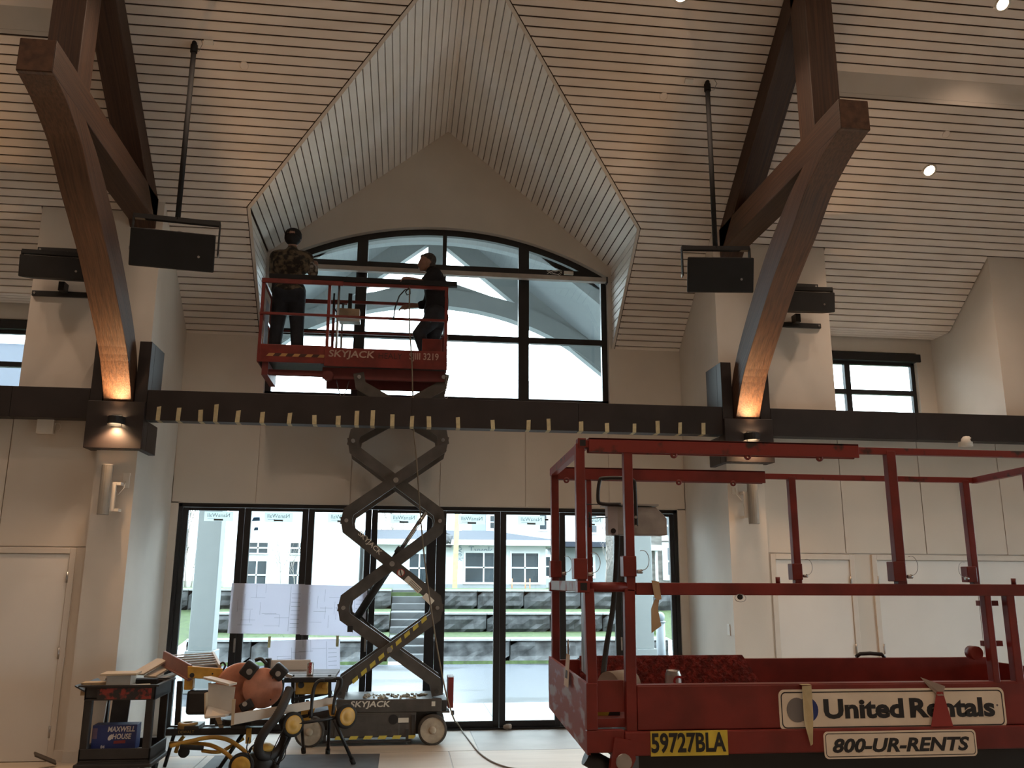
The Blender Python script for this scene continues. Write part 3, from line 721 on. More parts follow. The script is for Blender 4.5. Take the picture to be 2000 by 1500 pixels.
q.add([A_, B_, C_, D_, E_, F_], [(0, 1, 5, 4), (1, 2, 5), (2, 3, 4, 5), (3, 0, 4), (0, 3, 2, 1)]); q.build('roof', 'shingle', h)
for a, b in ((909, 980), (999, 1051)): hwin(h, hx(a), hx(b), hz_(940, 1137), hz_(940, 1080), HY)
hwin(h, hx(800), hx(838), hz_(820, 1137), hz_(820, 1082), HY)
mty = mat('wrap_print', (.22, .30, .36), .7)
text('Tyvek', 'wrap_lettering', mty, h, (hx(938), HY-.012, hz_(938, 1075)), (1, 0, 0), (0, 0, 1), .34, .004)
text('Tyvek', 'wrap_lettering', mty, h, (hx(899), HY-.012, hz_(899, 1075)), (0, 0, -1), (1, 0, 0), .3, .004)
text('Tyvek', 'wrap_lettering', mty, h, (hx(726), HY-.012, hz_(726, 1068)), (0, 0, -1), (1, 0, 0), .3, .004)
h2 = empty('house', (-5, 32, 1.4), 'tall white house with paired square windows behind the drawings', 'house')
Y2 = 32.0; xa, xb = hx(440, 1100, Y2), hx(702, 1100, Y2)
MB().box((xa, Y2, 1.2), (xb, Y2+8, 7.5)).build('wall', 'xwhite', h2)
for a, b in ((483, 521), (566, 600)):
    hwin(h2, hx(a, 1100, Y2), hx(b, 1100, Y2), hz_(500, 1080, Y2), hz_(500, 1060, Y2), Y2, 2, 2, .05)
    hwin(h2, hx(a, 1100, Y2), hx(b, 1100, Y2), hz_(500, 1150, Y2), hz_(500, 1096, Y2), Y2, 2, 2, .05)
h3 = empty('house', (8, 40, 1.4), 'taller white house with dark sash windows behind the hip roof', 'house')
Y3 = 40.0
MB().box((hx(990, 1000, Y3), Y3, 1.2), (hx(1200, 1000, Y3), Y3+8, 11)).build('wall', 'xwhite', h3)
MB().box((hx(925, 1000, Y3), Y3+1, 1.2), (hx(990, 1000, Y3), Y3+8, 9)).build('side_wing', 'siding', h3)
for a, b, t, u in ((1054, 1067, 1034, 1017), (1054, 1067, 1013, 998), (1147, 1165, 1040, 1020), (1147, 1165, 1014, 998)): hwin(h3, hx(a, 1030, Y3), hx(b, 1030, Y3), hz_(a, t, Y3), hz_(a, u, Y3), Y3, 1, 1, .09)
hwin(h3, hx(962, 1000, Y3), hx(975, 1000, Y3), hz_(970, 1032, Y3+1), hz_(970, 1008, Y3+1), Y3+1, 1, 2, .2)
MB().box((hx(1090, 1060, Y3-3), Y3-3, hz_(1150, 1068, Y3-3)), (hx(1200, 1060, Y3-3), Y3+1, hz_(1150, 1058, Y3-3))).build('porch_roof', 'shingle', h3)
MB().box((hx(1090, 1060, Y3-2), Y3-2, 1.2), (hx(1200, 1060, Y3-2), Y3+1, hz_(1150, 1070, Y3-2))).build('lower_wall', 'siding', h3)
for a, b in ((1066, 1074), (1147, 1158)): hwin(h3, hx(a, 1100, Y3-2), hx(b, 1100, Y3-2), hz_(a, 1125, Y3-2), hz_(a, 1088, Y3-2), Y3-2, 1, 2, .1)
h4 = empty('house', (10, 26, 1.4), 'stone veneer house with white trimmed windows past the porch column', 'house')
Y4 = 27.0
MB().box((hx(1268, 1060, Y4), Y4, 1.0), (hx(1420, 1060, Y4), Y4+6, 5.4)).build('wall', 'veneer', h4)
MB().box((hx(1262, 1060, Y4), Y4-.5, hz_(1275, 1076, Y4)), (hx(1283, 1060, Y4), Y4, hz_(1275, 1066, Y4))).build('gable_return', 'xwhite', h4)
MB().box((hx(1278, 1060, Y4), Y4-.1, 1.2), (hx(1282, 1060, Y4), Y4, hz_(1275, 1076, Y4))).build('downspout', 'xwhite', h4)
for z0, z1 in ((1123, 1070), (1046, 1008)): hwin(h4, hx(1302, 1060, Y4), hx(1345, 1060, Y4), hz_(1302, z0, Y4), hz_(1302, z1, Y4), Y4, 4, 2, .16)
h5 = empty('house', (-12, 22, 1.4), 'blue grey shingled roof outside the left clerestory window', 'house')
r0, r1 = atY(30, 676, 24), atY(30, 760, 20.5)
MB().prism([(-24, 24, r0.z), (-7.0, 24, r0.z), (-7.0, 20.2, r1.z-.2), (-24, 20.2, r1.z-.2)], (0, .2, .2)).build('roof', 'shingle', h5)
MB().box((-24, 20.5, .0), (-9.2, 27, r1.z-.35)).build('wall', 'siding', h5); MB().box((-24, 23.9, r0.z), (-6.9, 24.2, r0.z+.15)).build('ridge_cap', 'xwhite', h5)
# lumber pole, tarp, bollard, saplings
p0 = V((atY(888, 1146, 29.2).x, 29.2, 1.40)); p1 = atY(893, 1000, 29.2)
tag(MB().bar(p0, p1, .16, .09).build('lumber_pole', mat('yellow_lumber', (.40, .37, .17), .7)), 'upright yellow lumber pole leaning before the white house', 'pole')
tc = atY(864, 1055, 29.62); tq = MB(); tq.ball(tc, .34, (1.1, .55, .75), 12, 8)
for i, v_ in enumerate(tq.v): tq.v[i] = v_+V((random.uniform(-.06, .06), random.uniform(-.05, .05), random.uniform(-.06, .06)))
[tq.v.__setitem__(i, V((v_.x, min(v_.y, 29.99), v_.z))) for i, v_ in enumerate(tq.v)]; tag(tq.build('tarp_bundle', mat('black_tarp', (.05, .055, .065), .4)), 'black plastic tarp bundle beside the yellow pole', 'tarp')
bl = empty('bollard', (atY(1291, 1260, 16).x, 16, GZ+.3), 'grey round-capped bollard by the sloping lawn', 'bollard')
bx_ = bl.location.x; bt = atY(1291, 1215, 16).z
mbl = mat('bollard_grey', (.20, .225, .25), .5, var=.04)
MB().cyl((bx_, 16, GZ), (bx_, 16, bt), .082, 20).build('post', mbl, bl); MB().ball((bx_, 16, bt+.09), .085, (1, 1, 1.1), 16, 10).build('cap_ball', mbl, bl); MB().cyl((bx_, 16, bt-.01), (bx_, 16, bt+.02), .095, 20).build('collar', mbl, bl)
def sapling(base, H, label, seed, thick=.03):
    rd = random.Random(seed); q = MB()
    def br(p, d, L, r, lev):
        pts = [p]; c = p; dd = d.copy()
        for i in range(5): dd = (dd+V((rd.uniform(-.12, .12), rd.uniform(-.12, .12), .05))).normalized(); c = c+dd*(L/5); pts.append(c)
        q.tube(pts, [r*(1-.14*i) for i in range(6)], 5)
        if lev:
            for i in range(2, 6):
                for k in range(2): a = rd.uniform(0, 6.28); br(pts[i], (dd*.8+V((math.cos(a)*.6, math.sin(a)*.4, .25))).normalized(), L*rd.uniform(.35, .6), r*.45, lev-1)
    br(V(base), V((0, 0, 1)), H, thick, 2); tag(q.build('bare_sapling', 'bark'), label, 'tree', 'leafless saplings outside')
sapling((atY(362, 1150, 26).x, 26, 1.4), 2.6, 'tall leafless sapling beyond the white column', 1)
sapling((atY(372, 1150, 27.5).x, 27.5, 1.4), 1.6, 'low leafless shrub next to the tall sapling', 2, .022)
sapling((atY(548, 1150, 28.5).x, 28.5, 1.4), 1.35, 'leafless shrub before the tall white house', 3, .02)
sapling((atY(575, 1150, 28.8).x, 28.8, 1.4), .9, 'short leafless shrub at the tall white house corner', 4, .018)
sapling((atY(1183, 1130, 30).x, 30, 1.4), 1.6, 'leafless sapling before the pale siding wall', 5, .03)
sapling((atY(765, 1100, 55).x, 55, 1.4), 4.2, 'distant leafless tree above the hip roof', 6, .08)
sapling((atY(800, 1100, 57).x, 57, 1.4), 3.9, 'far leafless tree behind the hip roof', 8, .08)
for x, lb in ((1000, 'orange survey stake at the house window corner'), (1026, 'orange survey stake below the house window'), (1035, 'orange survey stake right of the house window')):
    p = atY(x, 1150, 27); tag(MB().cyl(V((p.x, 27, 1.38)), V((p.x, 27, atY(x, 1130, 27).z)), .018, 6).build('survey_stake', mat('orange_stake', (.75, .25, .12), .6)), lb, 'stake', 'survey stakes')
# ================================================================== FIXTURES
# ---- sconces on the brackets
msl = mat('sconce_lens', (1, .85, .6), .4, emit=(1.0, .72, .42), estr=25)
def sconce(xc, label):
    y0 = 9.31; z = 3.335
    t = empty('wall_sconce', (xc, y0, z), label, 'wall lamp', 'up and down wall sconces')
    # wedge shaped hood
    q = MB(); n = 10; top = []; bot = []
    for i in range(n+1):
        a = math.pi*i/n; top.append((xc-.085*math.cos(a), y0-.115*math.sin(a), z+.05)); bot.append((xc-.085*math.cos(a), y0-.115*math.sin(a), z-.03))
    for i in range(n): q.add([top[i], top[i+1], bot[i+1], bot[i]], [(0, 1, 2, 3)], True)
    q.build('hood', 'black', t)
    MB().box((xc-.05, y0-.012, z-.05), (xc+.05, y0, z+.07)).build('back_plate', 'black', t)
    MB().prism([V((xc+.07*math.cos(a), y0-.012-.085*math.sin(a), z-.012)) for a in [math.pi*i/8 for i in range(9)]], (0, 0, .004)).build('lower_lens', msl, t)
    MB().prism([V((xc+.07*math.cos(a), y0-.012-.085*math.sin(a), z+.03)) for a in [math.pi*i/8 for i in range(9)]], (0, 0, .004)).build('upper_lens', msl, t)
    u = light('up_bulb', 'SPOT', (xc, y0-.075, z+.06), t, energy=SCONCE_W*1.3, color=(1, .58, .28), spot_size=R(95), spot_blend=1.0, shadow_soft_size=.03); u.rotation_euler = (math.pi+.25, 0, 0)
    light('down_bulb', 'SPOT', (xc, y0-.06, z-.035), t, energy=SCONCE_W*.9, color=(1, .60, .32), spot_size=R(130), spot_blend=.7, shadow_soft_size=.03)
sconce(XTL+.02, 'lit sconce on the bracket beside the junction box')
sconce(XTR+.02, 'lit sconce on the bracket above the red lift rail')
# ---- strips of masking tape on the beam edge
tx = [308, 347, 391, 420, 463, 511, 564, 614, 660, 696, 727, 766, 804, 838, 895, 963, 1032, 1072, 1135, 1186, 1239, 1285, 1328, 1374]
th = [.15, .14, .125, .19, .13, .12, .12, .10, .10, .16, .17, .13, .12, .12, .12, .10, .11, .13, .11, .10, .10, .14, .13, .13]
z820 = BZ0
for i, (x, hh) in enumerate(zip(tx, th)):
    X = atY(x, 822+(x-312)*.0265, BY0).x; w_ = .046*random.uniform(.85, 1.1); lean = random.uniform(-.008, .008)
    q = MB().prism([(X-w_/2, BY0-.0012, BZ0), (X+w_/2, BY0-.0012, BZ0), (X+w_/2+lean, BY0-.0012, BZ0+hh), (X-w_/2+lean, BY0-.0012, BZ0+hh*random.uniform(.93, 1.0))], (0, -.0014, 0))
    dx = .10*(1 if x < 800 else -1)*0
    q.prism([(X-w_/2, BY0, BZ0-.0012), (X+w_/2, BY0, BZ0-.0012), (X+w_/2, BY1-.03, BZ0-.0012), (X-w_/2, BY1-.03, BZ0-.0012)], (0, 0, -.0014))
    tag(q.build('tape_strip', 'tape'), 'strip of masking tape folded under the dark beam between the piers', 'tape', 'masking tape strips on the beam')
# ---- suspended loudspeakers
def onplane(x, y, zf):
    d = ray(x, y); t = (zf(0)-CAM_H)/(d.z+SL*d.y); return CAMP+d*t
def cabinet(c, w, h, d, yaw, tilt, up_yoke, root):
    m = Matrix.Rotation(yaw, 3, 'Z') @ Matrix.Rotation(tilt, 3, 'X'); c = V(c)
    # trapezoid cabinet: wide front, narrow back
    fx, bx2 = w/2, w/2*.80
    P = lambda x, y, z: c + m @ V((x, y, z))
    q = MB(); vs = [P(-fx, -d/2, -h/2), P(fx, -d/2, -h/2), P(bx2, d/2, -h/2*.85), P(-bx2, d/2, -h/2*.85), P(-fx, -d/2, h/2), P(fx, -d/2, h/2), P(bx2, d/2, h/2*.85), P(-bx2, d/2, h/2*.85)]
    q.add(vs, [(0, 3, 2, 1), (4, 5, 6, 7), (0, 1, 5, 4), (1, 2, 6, 5), (2, 3, 7, 6), (3, 0, 4, 7)]); q.build('cabinet', 'matte', root, bevel=.012)
    q = MB(); s_ = .97; q.add([P(-fx*s_, -d/2-.006, -h/2*.94), P(fx*s_, -d/2-.006, -h/2*.94), P(fx*s_, -d/2-.006, h/2*.94), P(-fx*s_, -d/2-.006, h/2*.94), P(-fx*s_, -d/2+.01, -h/2*.94), P(fx*s_, -d/2+.01, -h/2*.94), P(fx*s_, -d/2+.01, h/2*.94), P(-fx*s_, -d/2+.01, h/2*.94)], [(0, 1, 2, 3), (1, 5, 6, 2), (5, 4, 7, 6), (4, 0, 3, 7), (3, 2, 6, 7), (0, 4, 5, 1)])
    q.build('grille', 'matte', root)
    q = MB(); q.cyl(P(fx*.62, -d/2-.006, -h*.12), P(fx*.62, -d/2-.009, -h*.12), .012, 12); q.build('badge', 'steel', root)
    # yoke
    ym = Matrix.Rotation(yaw, 3, 'Z'); Q = lambda x, y, z: c + ym @ V((x, y, z))
    yw = w/2+.012
    q = MB(); q.bar(Q(-yw, 0, 0), Q(-yw, 0, up_yoke), .014, .05, ref=ym @ V((0, 1, 0))).bar(Q(yw, 0, 0), Q(yw, 0, up_yoke), .014, .05, ref=ym @ V((0, 1, 0))); q.bar(Q(-yw-.003, 0, up_yoke), Q(yw+.003, 0, up_yoke), .05, .045, ref=V((0, 0, 1)))
    q.build('yoke', 'matte', root)
    for s in (-1, 1): MB().cyl(Q(s*(yw+.0), 0, 0), Q(s*(yw+.014), 0, 0), .018, 12).build('knob', 'steel', root)
    return Q
def hung(xpix, ybar, ycab, rodtop, label, yaw, w, Yd):
    top = onplane(*rodtop, zc); 
    cen = atY(xpix, ycab, top.y-.0)
    cen = V((cen.x, top.y, cen.z)); bar_z = atY(xpix, ybar, top.y).z
    root = empty('hanging_speaker', cen, label, 'speaker', 'loudspeakers hung on rods')
    Q = cabinet(cen, w, .36, .32, yaw, R(14), bar_z-cen.z, root)
    MB().cyl(V((cen.x, top.y, bar_z)), V((cen.x, top.y, top.z+.02)), .026, 12).build('rod', 'matte', root)
    MB().cyl(V((cen.x, top.y, top.z-.10)), V((cen.x, top.y, top.z-.02)), .036, 12).build('clamp', 'matte', root)
    MB().tube([V((cen.x+.02, top.y, top.z-.09)), V((cen.x+.06, top.y-.03, top.z-.1)), V((cen.x+.09, top.y-.05, top.z-.03)), V((cen.x+.07, top.y-.03, top.z+.03))], .003, 6).build('safety_cable', 'steel', root)
    MB().tube([cen+V((-.08*math.cos(t), .1, .15+.10*math.sin(t))) for t in [math.pi*i/8 for i in range(9)]], .006, 6).build('signal_cable', mat('grey_cable', (.3, .28, .26), .5), root)
hung(341, 430, 492, (377, 85), 'black loudspeaker hanging on a rod inside the left truss', R(8), .76, 0)
hung(1400, 486, 540, (1383, 162), 'black loudspeaker hanging on a rod inside the right truss', R(-6), .68, 0)
# ---- wall mounted speakers behind the trusses
def wallspk(px, py, label, s, yaw):
    c = atY(px, py, 9.33); root = empty('wall_speaker', c, label, 'speaker', 'loudspeakers on wall brackets')
    Q = cabinet(c, .70, .24, .2, yaw, R(8), .175, root)
    MB().bar(c+V((s*.12, .0, .17)), c+V((s*.0, .25, .28)), .05, .03).build('support_arm', 'black', root)
    MB().box(c+V((-.32, .215, -.235)), c+V((.32, .25, -.175))).build('lower_bracket', 'black', root, bevel=.004)
    MB().box(c+V((-.32, .215, .265)), c+V((.32, .25, .325))).build('upper_bracket', 'black', root, bevel=.004)
    for zz in (-.205, .295): MB().cyl(c+V((-s*.29, .213, zz)), c+V((-s*.29, .206, zz)), .012, 10).build('bolt', 'steel', root)
    MB().box(c+V((s*.02-.03, .1, -.2)), c+V((s*.02+.03, .22, -.1))).build('pivot', 'black', root)
wallspk(112, 526, 'black loudspeaker on wall brackets behind the left truss brace', 1, R(4))
wallspk(1568, 592, 'black loudspeaker on wall brackets behind the right truss brace', -1, R(-4))
# ---- slim column speakers on the piers
def colspk(px, y0, y1, s, label):
    p0, p1 = atY(px, y1, YP-.16), atY(px, y0, YP-.16)
    root = empty('column_speaker', p0, label, 'speaker', 'slim column speakers on the piers')
    m = mat('column_speaker_grey', (.30, .28, .25), .6, var=.05) if s < 0 else bpy.data.materials['column_speaker_grey']
    q = MB(); n = 8; prof = [(.055*math.cos(a), -.05*math.sin(a)) for a in [math.pi*i/n for i in range(n+1)]]+[(-.055, .06), (.055, .06)]
    rot = Matrix.Rotation(R(-14*s), 3, 'Z')
    q.prism([p0+rot @ V((x, y, 0)) for x, y in prof], V((0, 0, p1.z-p0.z))); q.build('body', m, root, bevel=.003)
    q = MB(); q.prism([p0+rot @ V((x*1.0, y, p1.z-p0.z)) for x, y in prof], V((0, 0, .006))); q.build('top_cap', 'white', root)
    mz = (p0.z+p1.z)/2-.05
    MB().box((p0.x-s*.055-.03, YP-.11, mz-.16), (p0.x-s*.055+.03, YP-.085, mz+.13)).build('wall_arm', 'white', root)
    for dz in (-.15, .12): MB().box((p0.x-s*.06-.02, YP-.10, mz+dz-.015), (p0.x-s*.06+.05*(-s)+.02, YP-.0005, mz+dz+.015)).build('wall_mount', 'white', root)
    bx = MB().box((p0.x-s*.15-.035, YP-.012, p1.z-.22), (p0.x-s*.15+.035, YP, p1.z-.06)).build('cable_outlet', 'white', root, bevel=.004)
    MB().tube([V((p0.x-s*.15, YP-.02, p1.z-.15)), V((p0.x-s*.15, YP-.05, p1.z-.22)), V((p0.x-s*.10, YP-.07, p1.z-.3)), V((p0.x-s*.06, YP-.08, mz+.1))], .005, 6).build('cable', 'white', root)
colspk(200, 908, 1005, -1, 'slim grey column speaker on the pier under the left bracket')
colspk(1474, 925, 1023, 1, 'slim grey column speaker on the pier under the right bracket')
# ---- junction box, camera, switch
p = atY(92, 833, YL); jb = empty('junction_box', p, 'square cream junction box on the wall under the beam', 'junction box')
MB().box(p+V((-.085, -.06, -.085)), p+V((.085, -.0005, .085))).build('box', 'white', jb, bevel=.008)
MB().tube([p+V((.085, -.03, .03)), p+V((.13, -.03, .03)), p+V((.15, -.03, -.01)), p+V((.13, -.03, -.05)), p+V((.09, -.03, -.05))], .004, 6).build('wire_loop', 'white', jb)
p = atY(1888, 862, BY0-.09); cm = empty('dome_camera', p, 'white dome security camera on the dark beam face', 'camera')
q = MB(); q.lathe(p+V((0, 0, -.06)), (0, 0, 1), [(.062, 0), (.062, .06), (.055, .09), (.035, .115), (.002, .122)], 20); q.build('dome', 'white', cm)
MB().box(p+V((-.05, .0, -.055)), p+V((.05, .092, .0))).build('mount_arm', 'white', cm)
MB().cyl(p+V((.028, -.052, .01)), p+V((.032, -.066, .01)), .022, 14).build('lens', 'black', cm)
p = atX(1424, 1230, XR); q = MB().box(p+V((-.009, -.04, -.06)), p+V((-.0005, .04, .06))).build('light_switch', 'white', None, bevel=.003); tag(q, 'small white light switch plate on the inner face of the right pier', 'switch')
# sprinkler caps / pot light covers on boards are tiny, a few round cover plates
for x, y, lb in ((477, 128, 'round cover plate beside the left rod'), (1296, 188, 'round cover plate near the right rod'), (1848, 262, 'round cover plate above the lit downlight')):
    zf = zs if x > 1700 else zc; p = onplane(x, y, zf)
    tag(MB().lathe(p-nrm*.001, -nrm, [(.045, 0), (.045, .004), (.038, .005)], 20).build('cover_plate', 'board'), lb, 'cover plate', 'ceiling cover plates')
# ---- truss-side data cable boxes where rods meet the ceiling
for x, y, lb in ((408, 82, 'small white cable box next to the left rod top'), (1345, 158, 'small white cable box next to the right rod top')):
    p = onplane(x, y, zc); tag(MB().cb(p-nrm*.012, (.09, .05, .02), Matrix.Rotation(-math.atan(SL), 3, 'X')).build('cable_box', 'white'), lb, 'cable box')
# ================================================================== RAISED SCISSOR LIFT BEHIND
LN, LF = 10.08, 10.80
P_ = lambda x, y, Y=LN: atY(x, y, Y)
lf = empty('scissor_lift', (P_(760, 1440).x, 10.42, 0), 'raised grey scissor lift with red platform before the glass doors', 'scissor lift')
wx0, wx1 = atY(603, 1432, 10.0).x, atY(845, 1426, 10.0).x
# wheels
for x in (wx0, wx1):
    for y, s in ((LN, -1), (LF, 1)):
        y0 = y-.06*s*0; t = MB().lathe((x, y-.0, .158), (0, s, 0), [(.06, -.085), (.150, -.085), (.158, -.075), (.158, .035), (.150, .045), (.132, .046)], 32, caps=False)
        ob = t.build('wheel', 'tyre', lf)
        MB().lathe((x, y, .158), (0, s, 0), [(.133, .040), (.131, .032), (.10, .030), (.095, .037), (.07, .037), (.065, .030), (.042, .030), (.038, .05), (.022, .058), (.001, .058)], 32).build('rim', 'rim', ob)
# chassis
zt = P_(760, 1366).z; cx0, cx1 = P_(655, 1400).x, P_(857, 1400).x
ch = MB().box((cx0, LN+.01, zt-.135), (cx1+.03, LF-.01, zt)); ch.build('upper_chassis', 'grey', lf, bevel=.006)
MB().box((wx0+.21, LN+.005, .085), (wx1-.18, LF-.005, zt-.137)).build('lower_chassis', 'grey', lf, bevel=.006)
MB().box((wx0-.05, LN+.10, .10), (wx1+.05, LF-.10, zt-.137)).build('axle_housing', 'dgrey', lf)
MB().box((wx0+.26, LN-.004, .10), (wx1-.36, LN+.004, zt-.16)).build('tray_door', 'grey', lf, bevel=.004)
MB().cyl((P_(768, 1405).x, LN-.008, P_(768, 1405).z), (P_(768, 1405).x, LN+.002, P_(768, 1405).z), .052, 20).build('port', 'black', lf)
MB().box(P_(778, 1402)+V((0, -.006, 0)), P_(798, 1411)+V((0, .0, 0))).build('data_plate', 'decal', lf)
MB().box((P_(804, 1395).x, LN-.012, .12), (P_(811, 1395).x, LN+.002, zt-.16)).build('tray_latch', 'dgrey', lf, bevel=.003)
pg = MB().box((P_(630, 1450).x, LN-.01, .035), (P_(802, 1450).x, LN+.02, .06)).bar((P_(634, 1440).x, LN, .05), (P_(634, 1440).x, LN, .17), .03, .02).bar((P_(795, 1440).x, LN, .05), (P_(795, 1440).x, LN, .17), .03, .02); pg.build('pothole_guard', 'dgrey', lf)
for i in range(6):
    x = P_(653+28*i, 1440).x; z = P_(653, 1445).z; MB().prism([(x, LN-.006, z), (x+.085, LN-.006, z), (x+.105, LN-.006, z+.035), (x+.02, LN-.006, z+.035)], (0, .002, 0)).build('hazard_stripe', 'stripe', lf)
text('SKYJACK', 'maker_lettering', 'decal', lf, (P_(722, 1376).x, LN+.006, P_(722, 1376).z), (1, 0, 0), (0, 0, 1), .085, .003, bold=.002, sx=1.25, shear=.15)
q = MB()
for i in range(60):
    x = random.uniform(cx0+.3, cx1-.12); y = random.uniform(LN+.05, LN+.4); q.cb((x, y, zt+.008), (random.uniform(.01, .05), random.uniform(.01, .04), random.uniform(.006, .02)), Matrix.Rotation(random.uniform(0, 3), 3, 'Z') @ Matrix.Rotation(random.uniform(-.5, .5), 3, 'X'))
o = q.build('rubble', mat('plaster_crumbs', (.55, .50, .38), .9), lf); o['kind'] = 'stuff'
# end: step, red box
ex = cx1+.03
MB().box((ex, LN+.05, zt-.13), (ex+.06, LF-.05, zt-.02)).build('end_bumper', 'dgrey', lf, bevel=.005)
rb0, rb1 = P_(874, 1382, LN+.1), P_(886, 1322, LN+.1)
MB().box((rb0.x, LN+.06, rb0.z), (rb1.x, LN+.34, rb1.z)).build('red_box', 'red', lf, bevel=.004)
for i in range(5): MB().box((rb0.x+.008+.013*i, LN+.07, rb1.z), (rb0.x+.013+.013*i, LN+.33, rb1.z+.008)).build('vent_fin', 'black', lf)
MB().box((ex, LN+.02, zt-.15), (ex+.09, LN+.3, zt-.135)).build('step_plate', 'grey', lf)
MB().box(P_(843, 1370)+V((0, -.005, 0)), P_(850, 1379)+V((0, .001, 0))).build('small_label', 'decal', lf)
# scissor arms
nodesL = [(664, 1353), (671, 1187), (677, 1017), (690, 862), (702, 738)]
nodesR = [(853, 1350), (854, 1187), (859, 1018), (865, 861), (866, 738)]
AY = [LN+.09, LF-.09]
NL = [atY(x, y, AY[0]) for x, y in nodesL]; NR = [atY(x, y, AY[0]) for x, y in nodesR]
# regularise so that the stack is square
def arm(A, B, Y, up0, name, m='grey', th=.045, hh=.125):
    s = 1 if B.z > A.z else -1; q = MB(); d = .10
    a = V((A.x, Y, A.z)); b = V((B.x, Y, B.z)); dirx = 1 if B.x > A.x else -1
    a1 = a+V((dirx*.02, 0, s*d)); b1 = b+V((-dirx*.02, 0, -s*d))
    poly = [a, a1, b1, b]
    # outline: offset polyline
    def off(side):
        out = []
        for i, p in enumerate(poly):
            d0 = (poly[i]-poly[i-1]).normalized() if i else None; d1 = (poly[i+1]-poly[i]).normalized() if i < 3 else None
            n0 = V((-d0.z, 0, d0.x)) if d0 else None; n1 = V((-d1.z, 0, d1.x)) if d1 else None
            n = (n0+n1) if (n0 and n1) else (n0 or n1); n.normalize()
            k = 1/max(.55, n.dot(n0 or n1)); e = V((0, 0, 0))
            if i == 0: e = -d1*.05
            if i == 3: e = d0*.05
            out.append(p+n*(side*hh/2*k)+e)
        return out
    L_ = off(1); R_ = off(-1)
    for i in range(3):
        q.prism([L_[i], L_[i+1], R_[i+1], R_[i]], (0, th, 0))
    return q.build(name, m, lf, bevel=0)
for i in range(4):
    for k, Y in enumerate(AY):
        yo = Y-.0225-.005*(i % 2)
        front = i % 2 == 0
        arm(NL[i], NR[i+1], yo-.024*(1 if (i % 2 == 0) else -1)*(1 if k == 0 else -1), 1, 'scissor_arm')
        arm(NR[i], NL[i+1], yo+.024*(1 if (i % 2 == 0) else -1)*(1 if k == 0 else -1), 1, 'scissor_arm')
for i in range(5):
    for N_ in (NL[i], NR[i]):
        if i == 0: MB().cyl((N_.x, LN+.04, N_.z), (N_.x, LF-.04, N_.z), .022, 12).build('cross_pin', 'dgrey', lf)
        else: MB().cyl((N_.x, LN+.02, N_.z), (N_.x, LF-.02, N_.z), .022, 12).build('cross_pin', 'steel', lf)
for i in range(4):
    c = (NL[i]+NR[i]+NL[i+1]+NR[i+1])/4
    MB().cyl((c.x, LN+.022, c.z), (c.x, LF-.022, c.z), .03, 14).build('centre_pin', 'steel', lf)
# stripes on the lowest arm
a, b = NL[0], NR[1]; d = (b-a); 
for i in range(9):
    t = .12+.088*i; p = a+d*t; u = d.normalized(); v_ = V((-u.z, 0, u.x)); p = p-v_*.02
    MB().prism([V((p.x, AY[0]-.0495, p.z)), V((p.x, AY[0]-.0495, p.z))+u*.075, V((p.x, AY[0]-.0495, p.z))+u*.095+v_*.04, V((p.x, AY[0]-.0495, p.z))+u*.02+v_*.04], (0, .003, 0)).build('hazard_stripe', 'stripe', lf)
# label on second arm
a, b = NL[2], NR[1]; u = (b-a).normalized(); v_ = V((-u.z, 0, u.x)); v_ = v_ if v_.z > 0 else -v_
fy = AY[0]-.052
text('SKYJACK', 'maker_lettering', 'decal', lf, (a+(b-a)*.26).xyz*1+V((0, fy-AY[0]-.003, 0)), u, v_, .075, .003, bold=.001, sx=1.15)
c = a+(b-a)*.60+V((0, fy-AY[0]-.003, 0)); MB().prism([c+(u*math.cos(t)+v_*math.sin(t))*.045 for t in [2*math.pi*i/20 for i in range(20)]], (0, .002, 0)).build('warning_disc', mat('warning_red', (.5, .06, .05), .5), lf)
MB().prism([c+V((0, -.001, 0))+(u*math.cos(t)+v_*math.sin(t))*.034 for t in [2*math.pi*i/20 for i in range(20)]], (0, .001, 0)).build('warning_field', 'decal', lf)
MB().bar(c+V((0, -.003, 0))-u*.03+v_*.02, c+V((0, -.003, 0))+u*.03-v_*.02, .002, .012, ref=v_).build('warning_bar', 'inkb', lf)
c = a+(b-a)*.735+V((0, fy-AY[0]-.003, 0)); MB().prism(rrect(c, u, v_, .22, .07, .01), (0, .002, 0)).build('warning_label', 'decal', lf)
for k in range(3): MB().bar(c+V((0, -.001, 0))-u*.05+v_*(.018-.018*k), c+V((0, -.001, 0))+u*.095+v_*(.018-.018*k), .001, .006, ref=v_).build('small_print', 'inkb', lf)
c = a+(b-a)*.90+V((0, fy-AY[0]-.003, 0)); MB().prism(rrect(c, u, v_, .13, .07, .006), (0, .002, 0)).build('warning_label', 'decal', lf)
# lift cylinder
ym = (LN+LF)/2
c0, c1, c2 = atY(688, 1220, ym), atY(782, 1075, ym), atY(832, 1000, ym)
MB().cyl(c0, c1, .045, 16).build('cylinder_barrel', 'black', lf); MB().cyl(c1, c2, .026, 14).build('cylinder_rod', 'chrome', lf); MB().cyl(c1-(c2-c1).normalized()*.05, c1+(c2-c1).normalized()*.03, .055, 16).build('cylinder_gland', 'dgrey', lf)
MB().tube([c0+V((.0, 0, .03)), c0+V((.1, -.05, .09)), c0+V((.2, -.1, .0)), c0+V((.26, -.12, -.14)), c0+V((.4, -.1, -.3))], .012, 8).build('hydraulic_hose', 'rubber', lf)
MB().cb(atY(684, 1228, LN+.1), (.06, .06, .07)).build('valve', 'black', lf)
